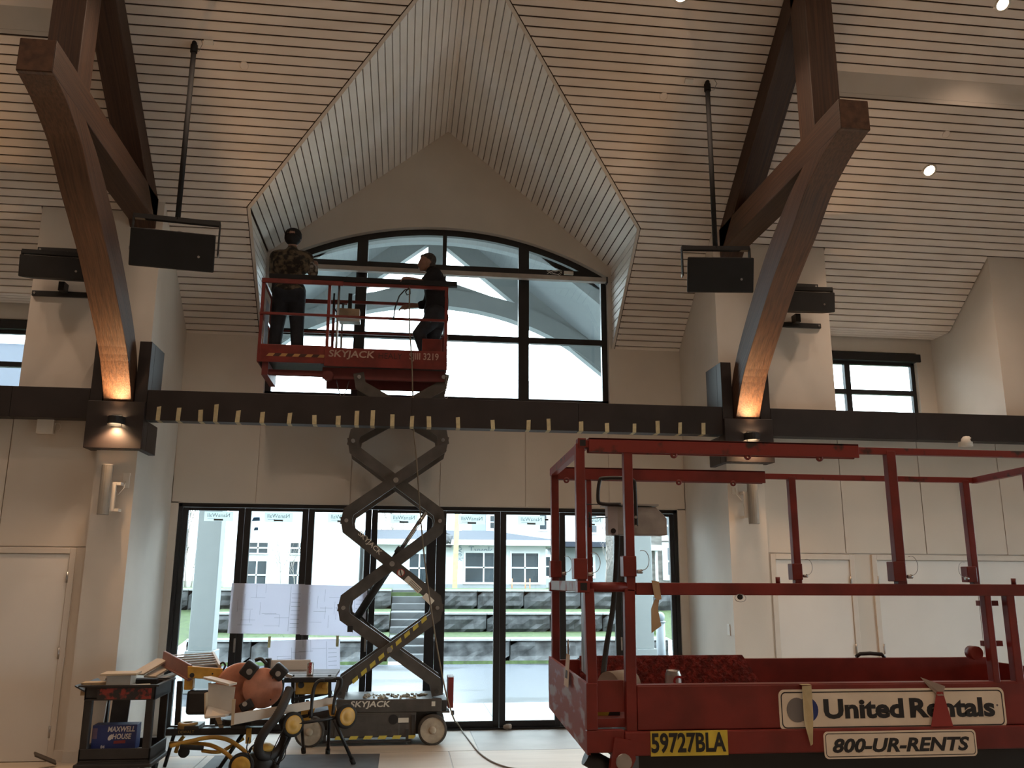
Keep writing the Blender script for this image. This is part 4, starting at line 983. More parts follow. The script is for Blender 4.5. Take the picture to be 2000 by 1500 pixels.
# platform
pz = P_(690, 681, LN).z; PZ0 = P_(690, 717).z; PF = pz-.16
xl, xm, xr = P_(502, 690).x, P_(634, 690).x, P_(873, 690).x
MB().box((xm, LN-.02, PZ0), (xr, LN+.0, pz)).box((xm, LF, PZ0), (xr, LF+.02, pz)).box((xr-.02, LN, PZ0), (xr, LF, pz)).build('toe_board', 'red', lf, bevel=.004)
MB().box((xl, LN-.005, PZ0+.03), (xm+.1, LN+.012, pz+.02)).box((xl, LF-.012, PZ0+.03), (xm+.1, LF+.005, pz+.02)).box((xl, LN+.012, PZ0+.03), (xl+.016, LF-.012, pz+.02)).build('extension_toe_board', 'red', lf, bevel=.004)
MB().box((xm-.04, LN, PF-.04), (xr, LF, PF)).build('deck', 'dgrey', lf)
MB().box((xl, LN+.02, PF), (xm+.3, LF-.02, PF+.02)).build('extension_deck', 'dgrey', lf)
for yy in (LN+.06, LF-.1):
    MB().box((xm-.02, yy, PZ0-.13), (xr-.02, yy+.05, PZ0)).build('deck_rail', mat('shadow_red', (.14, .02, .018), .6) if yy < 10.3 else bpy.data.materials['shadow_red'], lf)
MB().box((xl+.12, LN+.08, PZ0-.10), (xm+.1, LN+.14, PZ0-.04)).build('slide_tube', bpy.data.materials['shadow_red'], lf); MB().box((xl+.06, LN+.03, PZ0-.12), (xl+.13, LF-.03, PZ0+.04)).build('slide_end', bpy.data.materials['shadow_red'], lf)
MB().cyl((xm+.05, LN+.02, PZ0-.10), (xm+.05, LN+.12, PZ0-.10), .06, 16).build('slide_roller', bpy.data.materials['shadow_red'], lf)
# stripes and lettering on toe boards
for i in range(5):
    x = P_(520+25*i, 694).x; z = P_(530, 694).z-.008; MB().prism([(x, LN-.007, z), (x+.075, LN-.007, z), (x+.10, LN-.007, z+.035), (x+.03, LN-.007, z+.035)], (0, .003, 0)).build('hazard_stripe', mat('faded_stripe', (.50, .27, .09), .6) if i == 0 else bpy.data.materials['faded_stripe'], lf)
    MB().prism([(x+.075, LN-.007, z), (x+.15, LN-.007, z), (x+.18, LN-.007, z+.035), (x+.10, LN-.007, z+.035)], (0, .003, 0)).build('dark_stripe', mat('dark_stripe', (.06, .02, .015), .6) if i == 0 else bpy.data.materials['dark_stripe'], lf)
mtl = mat('faded_lettering', (.50, .34, .27), .6)
text('SKYJACK', 'maker_lettering', mtl, lf, P_(686, 693)+V((0, -.022, 0)), (1, 0, 0), (0, 0, 1), .115, .003, bold=.002, sx=1.15, shear=.1)
text('SJIII 3219', 'model_lettering', mtl, lf, P_(828, 698)+V((0, -.022, 0)), (1, 0, 0), (0, 0, 1), .115, .003, bold=.001, sx=.82)
text('HEALY', 'hand_lettering', mat('dark_marker', (.05, .012, .010), .6), lf, P_(762, 697)+V((0, -.022, 0)), (1, 0, 0), (0, 0, 1), .10, .003, sx=.95)
# rails
zt_n = P_(690, 555).z; zm_n = P_(690, 619).z
def rail(x0, x1, y, z, w, h, nm='rail', m='red'): MB().box((x0, y-w/2, z-h/2), (x1, y+w/2, z+h/2)).build(nm, m, lf, bevel=.004)
for y, nm in ((LN+.01, 'near'), (LF-.01, 'far')):
    rail(xm, xr, y, zt_n, .035, .04, 'top_rail'); rail(xm, xr, y, zm_n, .03, .03, 'mid_rail')
    yy = y+(.03 if nm == 'near' else -.03)*0-(.022 if nm == 'near' else -.022)
    rail(xl, xm+.18, yy, zt_n-.005, .03, .055, 'extension_top_rail'); rail(xl, xm+.1, yy, zm_n, .028, .03, 'extension_mid_rail')
    for x in (xl+.02, xm+.02, xr-.02): MB().box((x-.018, y-.018, PF), (x+.018, y+.018, zt_n)).build('rail_post', 'red', lf, bevel=.003)
    MB().cyl((xm+.13, y, PF), (xm+.13, y, zt_n), .014, 8).build('rail_post', 'steel', lf)
for x in (xl+.02, xr-.02):
    for z in (zt_n, zm_n): MB().box((x-.015, LN+.02, z-.018), (x+.015, LF-.02, z+.018)).build('end_rail', 'red', lf)
MB().box((xl+.045, LN+.05, PF+.03), (xl+.055, LN+.3, PF+.75)).build('end_panel', mat('dusty_panel', (.35, .34, .38), .6), lf)
# control box hung on the far rail
cbx = atY(683, 620, LF-.05); MB().box(cbx+V((-.13, -.16, -.06)), cbx+V((.13, -.02, .07))).build('control_box', mat('tan_box', (.50, .36, .22), .7, var=.2), lf, bevel=.006)
MB().box(cbx+V((-.12, -.17, -.10)), cbx+V((.14, -.02, -.06))).build('control_base', 'white', lf)
MB().tube([cbx+V((-.2, -.09, .28)), cbx+V((-.2, -.09, .1)), cbx+V((-.16, -.09, .04)), cbx+V((-.05, -.09, .06))], .012, 8).bar(cbx+V((.0, -.05, .05)), cbx+V((.0, -.05, .3)), .05, .03).build('box_hanger', 'black', lf)
# red bin on the deck and gate chain
rbn = P_(840, 676, LN+.25); MB().box(rbn+V((-.1, -.12, -.25)), rbn+V((.14, .12, .06))).build('foot_box', 'red', lf, bevel=.005)
q = MB(); p = P_(874, 655, LN+.03)
for i in range(34):
    c = p+V((.004*math.sin(i*1.3), 0, -.021*i)); ax = i % 2
    q.tube([c+V((.006*math.cos(t)*(1-ax), .006*math.cos(t)*ax, .014*math.sin(t))) for t in [2*math.pi*k/8 for k in range(8)]], .0028, 5, closed=True)
o = q.build('gate_chain', 'steel', lf); o['kind'] = 'stuff'
c = p+V((0, 0, -.021*34-.03)); MB().tube([c+V((.022*math.cos(t), 0, .035*math.sin(t))) for t in [2*math.pi*k/12 for k in range(12)]], .004, 6, closed=True).build('chain_hook', 'steel', lf)
for a0, a1 in (((655, 735), (680, 737)),):
    x0, x1 = P_(*a0).x, P_(*a1).x; MB().tube([V((x0+(x1-x0)*t, LN+.2, PZ0-.12-.2*math.sin(math.pi*t))) for t in [i/12 for i in range(13)]], .005, 6).build('slack_cable', 'steel', lf)
# long black track lying on the top rail
k0, k1 = P_(526, 547, LN), P_(893, 557, LN)
zb_ = zt_n+.0245
tr = MB().box((k0.x, LN-.02, zb_), (k1.x, LN+.055, zb_+.06)).build('black_track', 'matte', None, bevel=.004); tag(tr, 'long black shade track lying along the raised platform rail', 'track')
# wires looped over the rail
w_ = MB(); c = P_(790, 568, LN-.03)
w_.tube([P_(768, 625, LN-.03), P_(772, 600, LN-.03), P_(780, 578, LN-.03), P_(791, 566, LN-.03), P_(801, 565, LN-.03), P_(801, 574, LN-.03), P_(795, 576, LN-.03), P_(792, 570, LN-.03), P_(798, 563, LN-.03)], .008, 6)
tag(w_.build('wire_coil', 'black'), 'black wire coil looped over the raised platform rail', 'wire')
# long extension cord from platform to floor
cp = [P_(770, 600, LN-.04), P_(772, 640, LN-.04), P_(774, 655, LN-.04)]
cord = [P_(800, 560, LN-.05), P_(800, 640, LN-.05), P_(804, 700, LN-.05), P_(806, 760, LN-.06), P_(808, 838, LN-.08), P_(814, 900, LN-.1), P_(820, 990, LN-.1), P_(828, 1080, LN-.1), P_(838, 1160, LN-.1), P_(849, 1235, LN-.1), P_(862, 1310, LN-.12), P_(874, 1365, LN-.14), P_(887, 1405, LN-.18)]
fl_ = [atZ(893, 1412, .12), atZ(903, 1428, .02), atZ(918, 1448, .014), atZ(936, 1470, .014), atZ(958, 1486, .014), atZ(985, 1497, .014), atZ(1010, 1502, .014), atZ(1060, 1506, .014)]
fl_ = [fl_[0]]+fl_[1:]
tag(MB().tube(spline(cord+fl_), .0085, 7).build('extension_cord', mat('tan_cord', (.20, .16, .11), .6)), 'tan extension cord dropping from the raised platform to the floor', 'cord')
p = P_(884, 1392, LN-.17); tag(MB().cb(p, (.035, .03, .05)).build('cord_plug', 'black', None, bevel=.008), 'black plug hanging on the extension cord', 'plug')
# ================================================================== RED LIFT IN THE FOREGROUND
FN, FF = 3.20, 4.02
FX0, FX1 = .668, 2.83
N_ = lambda x, y: atY(x, y, FN)
K_ = lambda x, y: atY(x, y, FF)
l2 = empty('scissor_lift', (1.75, 3.6, 0), 'lowered red scissor lift with rental company signs in the foreground', 'scissor lift')
z_toe = N_(1300, 1340).z; z_seam = N_(1300, 1426).z; z_bot = N_(1300, 1475).z
zf2 = 1.275      # deck
# near side
xC0, xC1 = N_(1222, 1330).x, N_(1243, 1330).x
xB0, xB1 = N_(1145, 1400).x, N_(1167, 1400).x
MB().box((xC1+.002, FN, z_seam), (FX1, FN+.02, z_toe)).build('toe_board', 'red', l2, bevel=.003)
MB().box((xC1, FN+.004, z_toe-.004), (FX1, FN+.05, z_toe+.004)).build('toe_board_lip', 'red', l2, bevel=.002)
MB().box((xC0-.01, FN-.012, z_bot), (FX1, FN+.03, z_seam-.002)).build('side_skirt', 'red', l2, bevel=.006)
MB().box((xB0, FN-.006, z_bot+.012), (xC0-.01, FN+.02, N_(1190, 1425).z)).build('corner_skirt', 'red', l2, bevel=.004)
MB().box((xB0, FN-.008, N_(1190, 1425).z), (xB1, FN+.03, N_(1150, 1334).z)).build('corner_plate', 'red', l2, bevel=.003)
MB().box((xB1, FN+.03, N_(1190, 1393).z), (xC0, FN+.045, N_(1190, 1331).z)).build('inner_plate', 'red', l2)
# visible hazard strip in the corner opening
zz = N_(1190, 1400).z
MB().box((xB1, FN+.10, zz-.035), (xC0-.02, FN+.11, zz+.01)).build('hazard_strip', mat('strip_yellow', (.50, .40, .05), .6), l2); MB().prism([(xC0-.055, FN+.095, zz-.035), (xC0, FN+.095, zz-.035), (xC0, FN+.095, zz+.01), (xC0-.035, FN+.095, zz+.01)], (0, .003, 0)).build('hazard_dark', 'inkb', l2)
# left end plate: worn, tapered
c = [V((FX0, FN-.0, N_(1145, 1336).z)), V((FX0, FF, K_(1075, 1282).z)), V((FX0, FF, K_(1077, 1382).z)), V((FX0, FN, z_bot+.005))]
MB().prism(c, (.012, 0, 0)).build('end_plate', mat('scuffed_end_plate', (.22, .035, .028), .5, col2=(.34, .30, .34), scale=6, stretch=(1, 1, 3), lo=.40, hi=.50, detail=5), l2)
# far side inner toe wall and deck
MB().box((FX0, FF-.012, zf2), (FX1, FF+.01, K_(1600, 1285).z)).build('far_toe_board', 'red', l2, bevel=.003)
dp = MB(); xd0, xd1 = K_(1130, 1300).x, K_(1446, 1300).x; zt_ = K_(1300, 1279).z
dp.prism([(xd0, FF-.03, zf2), (xd1+.10, FF-.03, zf2), (xd1, FF-.03, zt_), (xd0, FF-.03, zt_)], (0, .012, 0)); dp.build('tread_plate', mat('red_tread_plate', (.26, .026, .018), .45, var=.3, scale=40, bump=.5, bscale=60), l2)
# raised lozenges on the tread plate
q = MB()
for i in range(30):
    for j in range(7):
        x = xd0+.02+i*(xd1-xd0-.02)/30; z = zf2+.012+j*.02
        if z > zt_-.012: continue
        s = 1 if (i+j) % 2 else -1; q.bar((x, FF-.031, z), (x+.011, FF-.031, z+s*.011), .003, .004, ref=V((0, 1, 0)))
o = q.build('tread_pattern', 'red', l2); o['kind'] = 'stuff'
MB().box((FX0+.01, FN+.03, zf2-.03), (FX1, FF-.014, zf2)).build('deck', 'red', l2)
MB().box((FX0+.2, FN+.06, z_bot-.09), (FX1, FF-.06, z_bot+.02)).build('deck_frame', 'black', l2)
MB().box((FX1-.012, FN, z_bot), (FX1, FF, z_toe)).build('end_toe_board', 'red', l2)
# posts
def post(p0, p1, w, nm='rail_post', m='red', Y=FN, dy=.02, d=.035):
    MB().bar(V((p0.x, Y+dy, p0.z)), V((p1.x, Y+dy, p1.z)), w, d, ref=V((0, 1, 0))).build(nm, m, l2, bevel=.003)
zn_top = N_(1400, 872).z; zn_mid = N_(1500, 1151).z
def XN(x, y): return N_(x, y).x
def XK(x, y): return K_(x, y).x
pw = .034
post(V((XN(1134, 900), 0, zn_mid+.02)), V((XN(1134, 900), 0, zn_top)), pw); post(V((XN(1158, 1300), 0, z_toe)), V((XN(1152, 1180), 0, zn_mid)), pw*1.05)
post(V((XN(1230, 1000), 0, zn_mid-.01)), V((XN(1230, 1000), 0, zn_top)), pw); post(V((XN(1232, 1300), 0, z_bot+.05)), V((XN(1232, 1200), 0, zn_mid)), pw*1.15)
post(V((XN(1752, 1000), 0, zn_mid)), V((XN(1752, 1000), 0, zn_top)), pw*1.1)
post(V((XN(1940, 1250), 0, z_toe)), V((XN(1940, 1250), 0, zn_mid)), pw*.8); post(V((XN(1985, 1250), 0, z_toe-.02)), V((XN(1985, 1250), 0, zn_mid)), pw)
post(V((XK(1082, 1000), 0, zf2)), V((XK(1082, 1000), 0, K_(1082, 915).z)), pw, Y=FF, dy=-.02)
zk_top = K_(1300, 928).z
for x in (1545, 1884):
    X = XK(x, 1000); post(V((X, 0, zn_mid)), V((X, 0, zk_top)), pw, Y=FF, dy=-.02)
post(V((XK(1143, 1000)+.012, 0, zf2)), V((XK(1143, 1000)+.012, 0, zk_top)), pw*.7, Y=FF, dy=-.02)
xe = (FX1-.02)
MB().bar(V((xe, 3.62, zf2)), V((xe, 3.62, zk_top)), pw, pw).build('rail_post', 'red', l2, bevel=.003)
# collars at rail post feet, pins and cable loops
def collar(c, Y, s, w=.05):
    MB().box((c.x-w/2, Y-.026, c.z-.03), (c.x+w/2, Y+.026, c.z+.045)).build('post_socket', 'red', l2, bevel=.003)
    MB().cyl((c.x+s*w/2, Y-.03, c.z-.012), (c.x+s*(w/2+.02), Y-.03, c.z-.012), .007, 8).build('lock_pin', 'steel', l2)
    cc = V((c.x+s*(w/2+.022), Y-.03, c.z+.03))
    MB().tube([cc+V((s*.025*math.cos(t), 0, .036*math.sin(t))) for t in [math.pi*(-.62+1.24*i/12) for i in range(13)]], .0014, 5).build('pin_lanyard', 'steel', l2)
for x, y, s in ((1134, 1115, 1), (1230, 1110, 1), (1757, 1120, 1)): collar(N_(x, y), FN+.02, s)
for x, y, s in ((1550, 1120, 1), (1888, 1125, -1), (1083, 1115, 1)): collar(K_(x, y), FF-.02, s)
collar(V((xe, 3.62, N_(1940, 1125).z)), 3.62, -1)
# top rails
sl = MB().box((XN(1150, 870), FN-.004, zn_top-.032), (XN(1676, 870), FN+.006, zn_top+.022)).box((XN(1150, 870), FN+.034, zn_top-.032), (XN(1676, 870), FN+.044, zn_top+.022)).box((XN(1150, 870), FN-.004, zn_top+.014), (XN(1676, 870), FN+.044, zn_top+.022)); sl.build('rail_sleeve', 'reds', l2, bevel=.002)
for x in (1316, 1460, 1600):
    X = XN(x, 885); MB().lathe((X, FN-.003, zn_top-.036), (0, 1, 0), [(.006, 0), (.014, 0), (.014, .008), (.006, .008)], 14, caps=False).build('rail_lug', 'red', l2)
MB().box((XN(1134, 870), FN+.006, zn_top-.014), (FX1, FN+.034, zn_top+.012)).build('top_rail', 'reds', l2, bevel=.002)
MB().box((XN(1131, 870)-.004, FN+.0, zn_top-.016), (XN(1145, 870), FN+.045, zn_top+.02)).build('rail_end_cap', 'red', l2, bevel=.002)
MB().box((XN(1132, 860)+.001, FN-.002, zn_top-.010), (XN(1144, 860)-.001, FN+.003, zn_top+.013)).build('end_opening', 'inkb', l2)
sl = MB().box((XK(1086, 925), FF-.044, zk_top-.034), (XK(1488, 935), FF-.034, zk_top+.024)).box((XK(1086, 925), FF-.006, zk_top-.034), (XK(1488, 935), FF+.004, zk_top+.024)).box((XK(1086, 925), FF-.044, zk_top+.016), (XK(1488, 935), FF+.004, zk_top+.024)); sl.build('rail_sleeve', 'red', l2, bevel=.002)
for x in (1103, 1320, 1425): MB().lathe((XK(x, 935), FF-.046, zk_top-.038), (0, 1, 0), [(.006, 0), (.014, 0), (.014, .008), (.006, .008)], 14, caps=False).build('rail_lug', 'red', l2)
MB().box((XK(1080, 925), FF-.033, zk_top-.012), (FX1, FF-.007, zk_top+.014)).build('top_rail', 'reds', l2, bevel=.002)
MB().bar((FX0+.008, FN+.02, zn_top), (FX0+.02, FF-.02, zk_top), .03, .034).build('end_top_rail', 'reds', l2, bevel=.002)
MB().bar((FX1-.02, FN+.02, zn_top), (FX1-.02, FF-.02, zk_top), .03, .03).build('end_top_rail', 'reds', l2, bevel=.002)
# mid rails
MB().box((XN(1243, 1150), FN+.0, zn_mid-.022), (FX1, FN+.036, zn_mid+.022)).build('mid_rail', 'red', l2, bevel=.003)
MB().cyl((XN(1152, 1147), FN+.02, zn_mid+.006), (XN(1226, 1147), FN+.02, zn_mid+.006), .018, 12).build('slide_rail', 'red', l2)
MB().box((XN(1128, 1147), FN-.004, zn_mid-.014), (XN(1152, 1147), FN+.04, zn_mid+.028)).build('rail_end_cap', 'red', l2, bevel=.002); MB().box((XN(1133, 1147), FN-.006, zn_mid-.006), (XN(1146, 1147), FN-.002, zn_mid+.02)).build('end_opening', 'inkb', l2)
MB().box((FX0, FF-.04, zn_mid-.02), (FX1, FF-.005, zn_mid+.02)).build('mid_rail', 'red', l2, bevel=.003)
MB().bar((FX0+.008, FN+.04, zn_mid+.007), (FX0+.02, FF-.02, zn_mid+.007), .03, .04).build('end_mid_rail', mat('worn_silver_red', (.30, .27, .28), .5, col2=(.20, .03, .025), scale=9, lo=.4, hi=.5), l2, bevel=.002)
MB().bar((FX1-.02, FN+.04, zn_mid), (FX1-.02, FF-.02, zn_mid), .03, .03).build('end_mid_rail', 'red', l2)
for x in (1523, 1985): MB().cyl((XN(x, 1130), FN+.018, zn_mid+.022), (XN(x, 1130), FN+.018, zn_mid+.045), .009, 8).build('rail_stud', 'red', l2)
# pin loop under mid rail
pc = N_(1446, 1166); MB().tube([pc+V((.022*math.cos(t), 0, -.004+.014*math.sin(t))) for t in [2*math.pi*i/14 for i in range(15)]], .0012, 5).build('pin_lanyard', 'steel', l2); MB().cyl(pc+V((-.004, -.004, -.0)), pc+V((.004, .008, -.0)), .01, 8).build('lock_pin', 'black', l2)
# entry ladder hardware at the right: cut frame 
for z0, z1 in ((1170, 1178), (1180, 1262)): pass
lb = MB(); xl0, xl1 = XN(1932, 1180), XN(1970, 1180)
for y in (1178, 1258): z = N_(1950, y).z; lb.box((xl0, FN+.06, z-.012), (xl1, FN+.08, z+.008))
lb.build('gate_cross_bar', 'red', l2)
MB().cyl((XN(1925, 1278), FN+.05, N_(1925, 1278).z), (XN(1925, 1278), FN+.09, N_(1925, 1278).z), .026, 16).build('gate_latch', 'red', l2)
MB().tube([K_(1672, 1283), K_(1680, 1277), K_(1700, 1276), K_(1722, 1278), K_(1728, 1285)], .009, 8).build('grab_handle', 'black', l2)
# slanted document flap inside the left end
fl0 = [V((FX0+.03, 3.42, N_(1116, 1142).z)), V((FX0+.03, 3.30, N_(1132, 1142).z)), V((FX0+.035, 3.22, z_toe+.01)), V((FX0+.035, 3.46, z_toe+.03))]
MB().prism(fl0, (.004, 0, 0)).build('torn_flap', mat('scratched_flap', (.36, .36, .38), .35, col2=(.05, .055, .06), scale=7, stretch=(1, 6, .8), lo=.42, hi=.56, detail=6), l2)
# hinge lug under the left corner and black hose
hb = N_(1215, 1480); MB().prism([hb+V((-.03, -.02, .07)), hb+V((.03, -.02, .06)), hb+V((.045, -.02, .0)), hb+V((.02, -.02, -.05)), hb+V((-.05, -.02, -.05))], (0, .03, 0)).build('hinge_lug', 'red', l2)
MB().cyl(hb+V((-.0, -.03, -.01)), hb+V((0, .02, -.01)), .028, 14).build('hinge_pin', 'steel', l2)
MB().cyl(N_(1150, 1482)+V((0, .05, 0)), N_(1205, 1512)+V((0, .05, 0)), .032, 14).build('ladder_tube', 'black', l2)
# control box clamped to the far rail
cb0, cb1 = atY(1190, 990, FF-.12), atY(1300, 1046, FF-.12)
mcb = mat('control_box_grey', (.36, .34, .32), .5, var=.12, scale=14)
MB().prism([V((cb0.x, FF-.15, cb0.z)), V((cb1.x-.05, FF-.15, cb0.z)), V((cb1.x, FF-.15, cb0.z-.05)), V((cb1.x, FF-.15, cb1.z)), V((cb0.x, FF-.15, cb1.z))], (0, .11, 0)).build('control_box', mcb, l2, bevel=.004)
MB().box((cb0.x-.02, FF-.16, cb0.z+.004), (cb1.x-.04, FF-.02, cb0.z+.012)).build('control_lid', mcb, l2)
MB().box((cb0.x-.015, FF-.152, cb1.z), (cb0.x+.03, FF-.1, cb0.z)).build('control_side', mat('control_label', (.45, .43, .45), .5), l2)
bar_ = [atY(1232, 1035, FF-.17), atY(1230, 1000, FF-.17), atY(1228, 938, FF-.17), atY(1222, 934, FF-.17), atY(1180, 934, FF-.17), atY(1171, 940, FF-.17), atY(1168, 975, FF-.17), atY(1176, 984, FF-.17), atY(1212, 985, FF-.17)]
MB().tube(spline(bar_, 4), .0085, 8).build('guard_bar', 'black', l2)
bar_ = [atY(1243, 1028, FF-.17), atY(1242, 1000, FF-.17), atY(1240, 950, FF-.17), atY(1236, 938, FF-.17), atY(1214, 934, FF-.17)]
MB().tube(spline(bar_, 4), .0085, 8).build('guard_bar', 'black', l2)
for y in (1010, 1028): MB().cyl(atY(1242, y, FF-.185), atY(1242, y, FF-.165), .007, 8).build('guard_bolt', 'steel', l2)
MB().cyl(atY(1198, 1037, FF-.152), atY(1198, 1037, FF-.16), .012, 12).build('key_switch', 'inkb', l2)
MB().tube(spline([atY(1206, 1046, FF-.1), atY(1205, 1080, FF-.1), atY(1198, 1180, FF-.12), atY(1185, 1260, FF-.2), atY(1178, 1320, FF-.3)], 5), .012, 8).build('control_cable', 'rubber', l2)
MB().bar(atY(1208, 1048, FF-.08), atY(1207, 1135, FF-.08), .035, .02).build('box_bracket', 'dgrey', l2)
MB().tube([atY(1146, 985, FF-.2), atY(1170, 985, FF-.15), atY(1196, 987, FF-.14)], .002, 5).tube([atY(1148, 1013, FF-.2), atY(1170, 1011, FF-.15), atY(1194, 1010, FF-.14)], .0025, 5).build('tie_wire', 'black', l2)
MB().tube([atY(1151, 1000, FF-.2), atY(1152, 1008, FF-.2), atY(1152, 1030, FF-.2)], .005, 6).build('hanging_key', 'black', l2)
# chassis, folded scissors and wheels below the frame
MB().box((.95, 3.22, .16), (2.75, 4.0, .55)).build('chassis', 'dgrey', l2, bevel=.01)
for k in range(4):
    for y in (3.30, 3.86): MB().box((.95, y, .60+.13*k), (2.7, y+.06, .70+.13*k)).build('scissor_arm', 'dgrey', l2, bevel=.004)
for x in (1.12, 2.55):
    for y in (3.17, 3.97): 
        w0 = MB().lathe((x, y, .19), (0, 1, 0), [(.08, -.06), (.18, -.06), (.19, -.05), (.19, .05), (.18, .06), (.08, .06)], 28).build('wheel', 'tyre', l2)
# ---- signs
def sign(cx, cy, w, h, name, par):
    c = N_(cx, cy)+V((0, -.014, 0))
    return c
ms = mat('sign_cream', (.82, .72, .58), .45, var=.06, scale=10)
c0, c1 = N_(1519, 1347), N_(1967, 1420)
sw, shh = c1.x-c0.x, abs(c1.z-c0.z); sc = V(((c0.x+c1.x)/2, FN-.0025, (c0.z+c1.z)/2-.0))
up_ = V((0, 0, 1)); rt_ = V((1, 0, 0))
sg = MB().prism(rrect(sc, rt_, up_, sw, shh, .022), (0, .002, 0)).build('company_sign', ms, l2)
o = MB(); ring = rrect(sc+V((0, -.0006, 0)), rt_, up_, sw-.016, shh-.016, .018); ring2 = rrect(sc+V((0, -.0006, 0)), rt_, up_, sw-.024, shh-.024, .015)
n = len(ring)
for i in range(n): o.add([ring[i], ring[(i+1) % n], ring2[(i+1) % n], ring2[i]], [(0, 1, 2, 3)])
o.build('sign_border', 'inkb', sg)
def fit(ob, xa, xb, za=None, zb=None):
    vs = ob.data.vertices; off = worig(ob.parent); x0 = min(v.co.x for v in vs); x1 = max(v.co.x for v in vs); z0 = min(v.co.z for v in vs); z1 = max(v.co.z for v in vs)
    for v in vs:
        v.co.x = (xa-off.x)+(v.co.x-x0)*(xb-xa)/(x1-x0)
        if za is not None: v.co.z = (za-off.z)+(v.co.z-z0)*(zb-za)/(z1-z0)
for wd_, xa_, xb_ in (('United', 1608, 1764), ('Rentals', 1776, 1942)):
    tx_ = text(wd_, 'sign_lettering', 'inkb', sg, (0, FN-.0032, sc.z+.000), rt_, up_, .148, .0008, bold=.0058, align='LEFT')
    fit(tx_, N_(xa_, 1385).x, N_(xb_, 1385).x, N_(1700, 1403).z, N_(1700, 1364).z)
cl, cr_ = N_(1556, 1383), N_(1577, 1383)
mlg, mlb = mat('logo_grey', (.22, .20, .19), .5), mat('logo_blue', (.02, .04, .20), .5)
for c, m, yy, r in ((cr_, mlb, -.0032, .045), (cl, mlg, -.0036, .045)):
    MB().prism([V((c.x+.040*math.cos(t), FN+yy, sc.z+.000+r*.95*math.sin(t))) for t in [2*math.pi*i/28 for i in range(28)]], (0, .0006, 0)).build('logo_disc', m, sg)
MB().prism([V((N_(1946, 1372).x+.004*math.cos(t), FN-.0035, N_(1946, 1377).z+.004*math.sin(t))) for t in [2*math.pi*i/14 for i in range(14)]], (0, .0006, 0)).build('trademark_dot', mlg, sg)
c0, c1 = N_(1604, 1428), N_(1905, 1475); sc = V(((c0.x+c1.x)/2, FN-.0145, (c0.z+c1.z)/2))
sg2 = MB().prism(rrect(sc, rt_, up_, c1.x-c0.x, abs(c1.z-c0.z), .016), (0, .002, 0)).build('phone_sign', ms, l2)
o = MB(); ring = rrect(sc+V((0, -.0006, 0)), rt_, up_, c1.x-c0.x-.012, abs(c1.z-c0.z)-.012, .013); ring2 = rrect(sc+V((0, -.0006, 0)), rt_, up_, c1.x-c0.x-.017, abs(c1.z-c0.z)-.017, .011)
for i in range(n): o.add([ring[i], ring[(i+1) % n], ring2[(i+1) % n], ring2[i]], [(0, 1, 2, 3)])
o.build('sign_border', 'inkb', sg2)
t2 = text('800-UR-RENTS', 'sign_lettering', 'inkb', sg2, (0, FN-.0152, sc.z), rt_, up_, .09, .0008, bold=.0032, shear=.25, align='LEFT')
fit(t2, N_(1622, 1452).x, N_(1889, 1452).x, N_(1750, 1467).z, N_(1750, 1439).z)
c0, c1 = N_(1268, 1427), N_(1420, 1473); sc = V(((c0.x+c1.x)/2, FN-.0145, (c0.z+c1.z)/2))
sg3 = MB().box((c0.x, FN-.0145, c1.z), (c1.x, FN-.0125, c0.z)).build('number_plate', mat('plate_yellow', (.72, .56, .06), .5, var=.12, scale=12), l2)
t3 = text('59727BLA', 'plate_lettering', 'inkb', sg3, (0, FN-.0152, sc.z), rt_, up_, .1, .0008, bold=.003, align='LEFT')
fit(t3, c0.x+.002, N_(1415, 1450).x, c1.z+.010, c0.z-.006)
# ---- things lying on the foreground lift
p = N_(1562, 1340); q = MB(); 
q.prism([p+V((.0, -.018, .002)), p+V((.036, -.018, .004)), p+V((.030, -.030, -.10)), p+V((.02, -.032, -.195)), p+V((.012, -.032, -.20)), p+V((-.006, -.030, -.12))], (0, -.0015, 0))
q.prism([p+V((.0, -.018, .005)), p+V((.036, -.018, .005)), p+V((.036, .03, .006)), p+V((.0, .03, .006))], (0, 0, .0015))
tag(q.build('tape_strip', 'tape'), 'cream tape strip hanging over the company sign logo', 'tape')
p = N_(1832, 1347); q = MB(); 
q.prism([p+V((-.012, -.009, -.006)), p+V((.012, -.009, -.006)), p+V((.038, -.012, -.128)), p+V((-.05, -.012, -.128))], (0, -.0015, 0))
tag(q.build('red_patch', mat('patch_red', (.31, .030, .022), .7)), 'red triangular rag for the missing piece of the company sign', 'patch')  # flat triangle added in the lift's red where the sign lacks a piece
q = MB(); q.prism([p+V((-.01, -.012, -.02)), p+V((.012, -.012, -.02)), p+V((.03, .0, .012)), p+V((-.065, .0, .045)), p+V((-.04, -.004, .012))], (0, .002, 0)); tag(q.build('plastic_scrap', translucent('clear_plastic', (.5, .42, .36), .5)), 'crumpled clear plastic scrap knotted above the rag', 'plastic')
# hanging tape on mid rail
p = N_(1278, 1140); q = MB()
q.prism([p+V((-.012, -.004, .012)), p+V((.016, -.004, .008)), p+V((.022, -.010, -.055)), p+V((.006, -.012, -.06)), p+V((-.004, -.01, -.05))], (0, -.002, 0))
q.prism([p+V((-.002, -.006, -.055)), p+V((.014, -.006, -.058)), p+V((.008, -.008, -.09)), p+V((.018, -.01, -.15)), p+V((-.02, -.012, -.175)), p+V((-.018, -.01, -.09))], (0, -.002, 0))
tag(q.build('tape_strip', mat('tan_tape', (.46, .33, .20), .7)), 'torn tan tape tied round the foreground lift mid rail', 'tape')
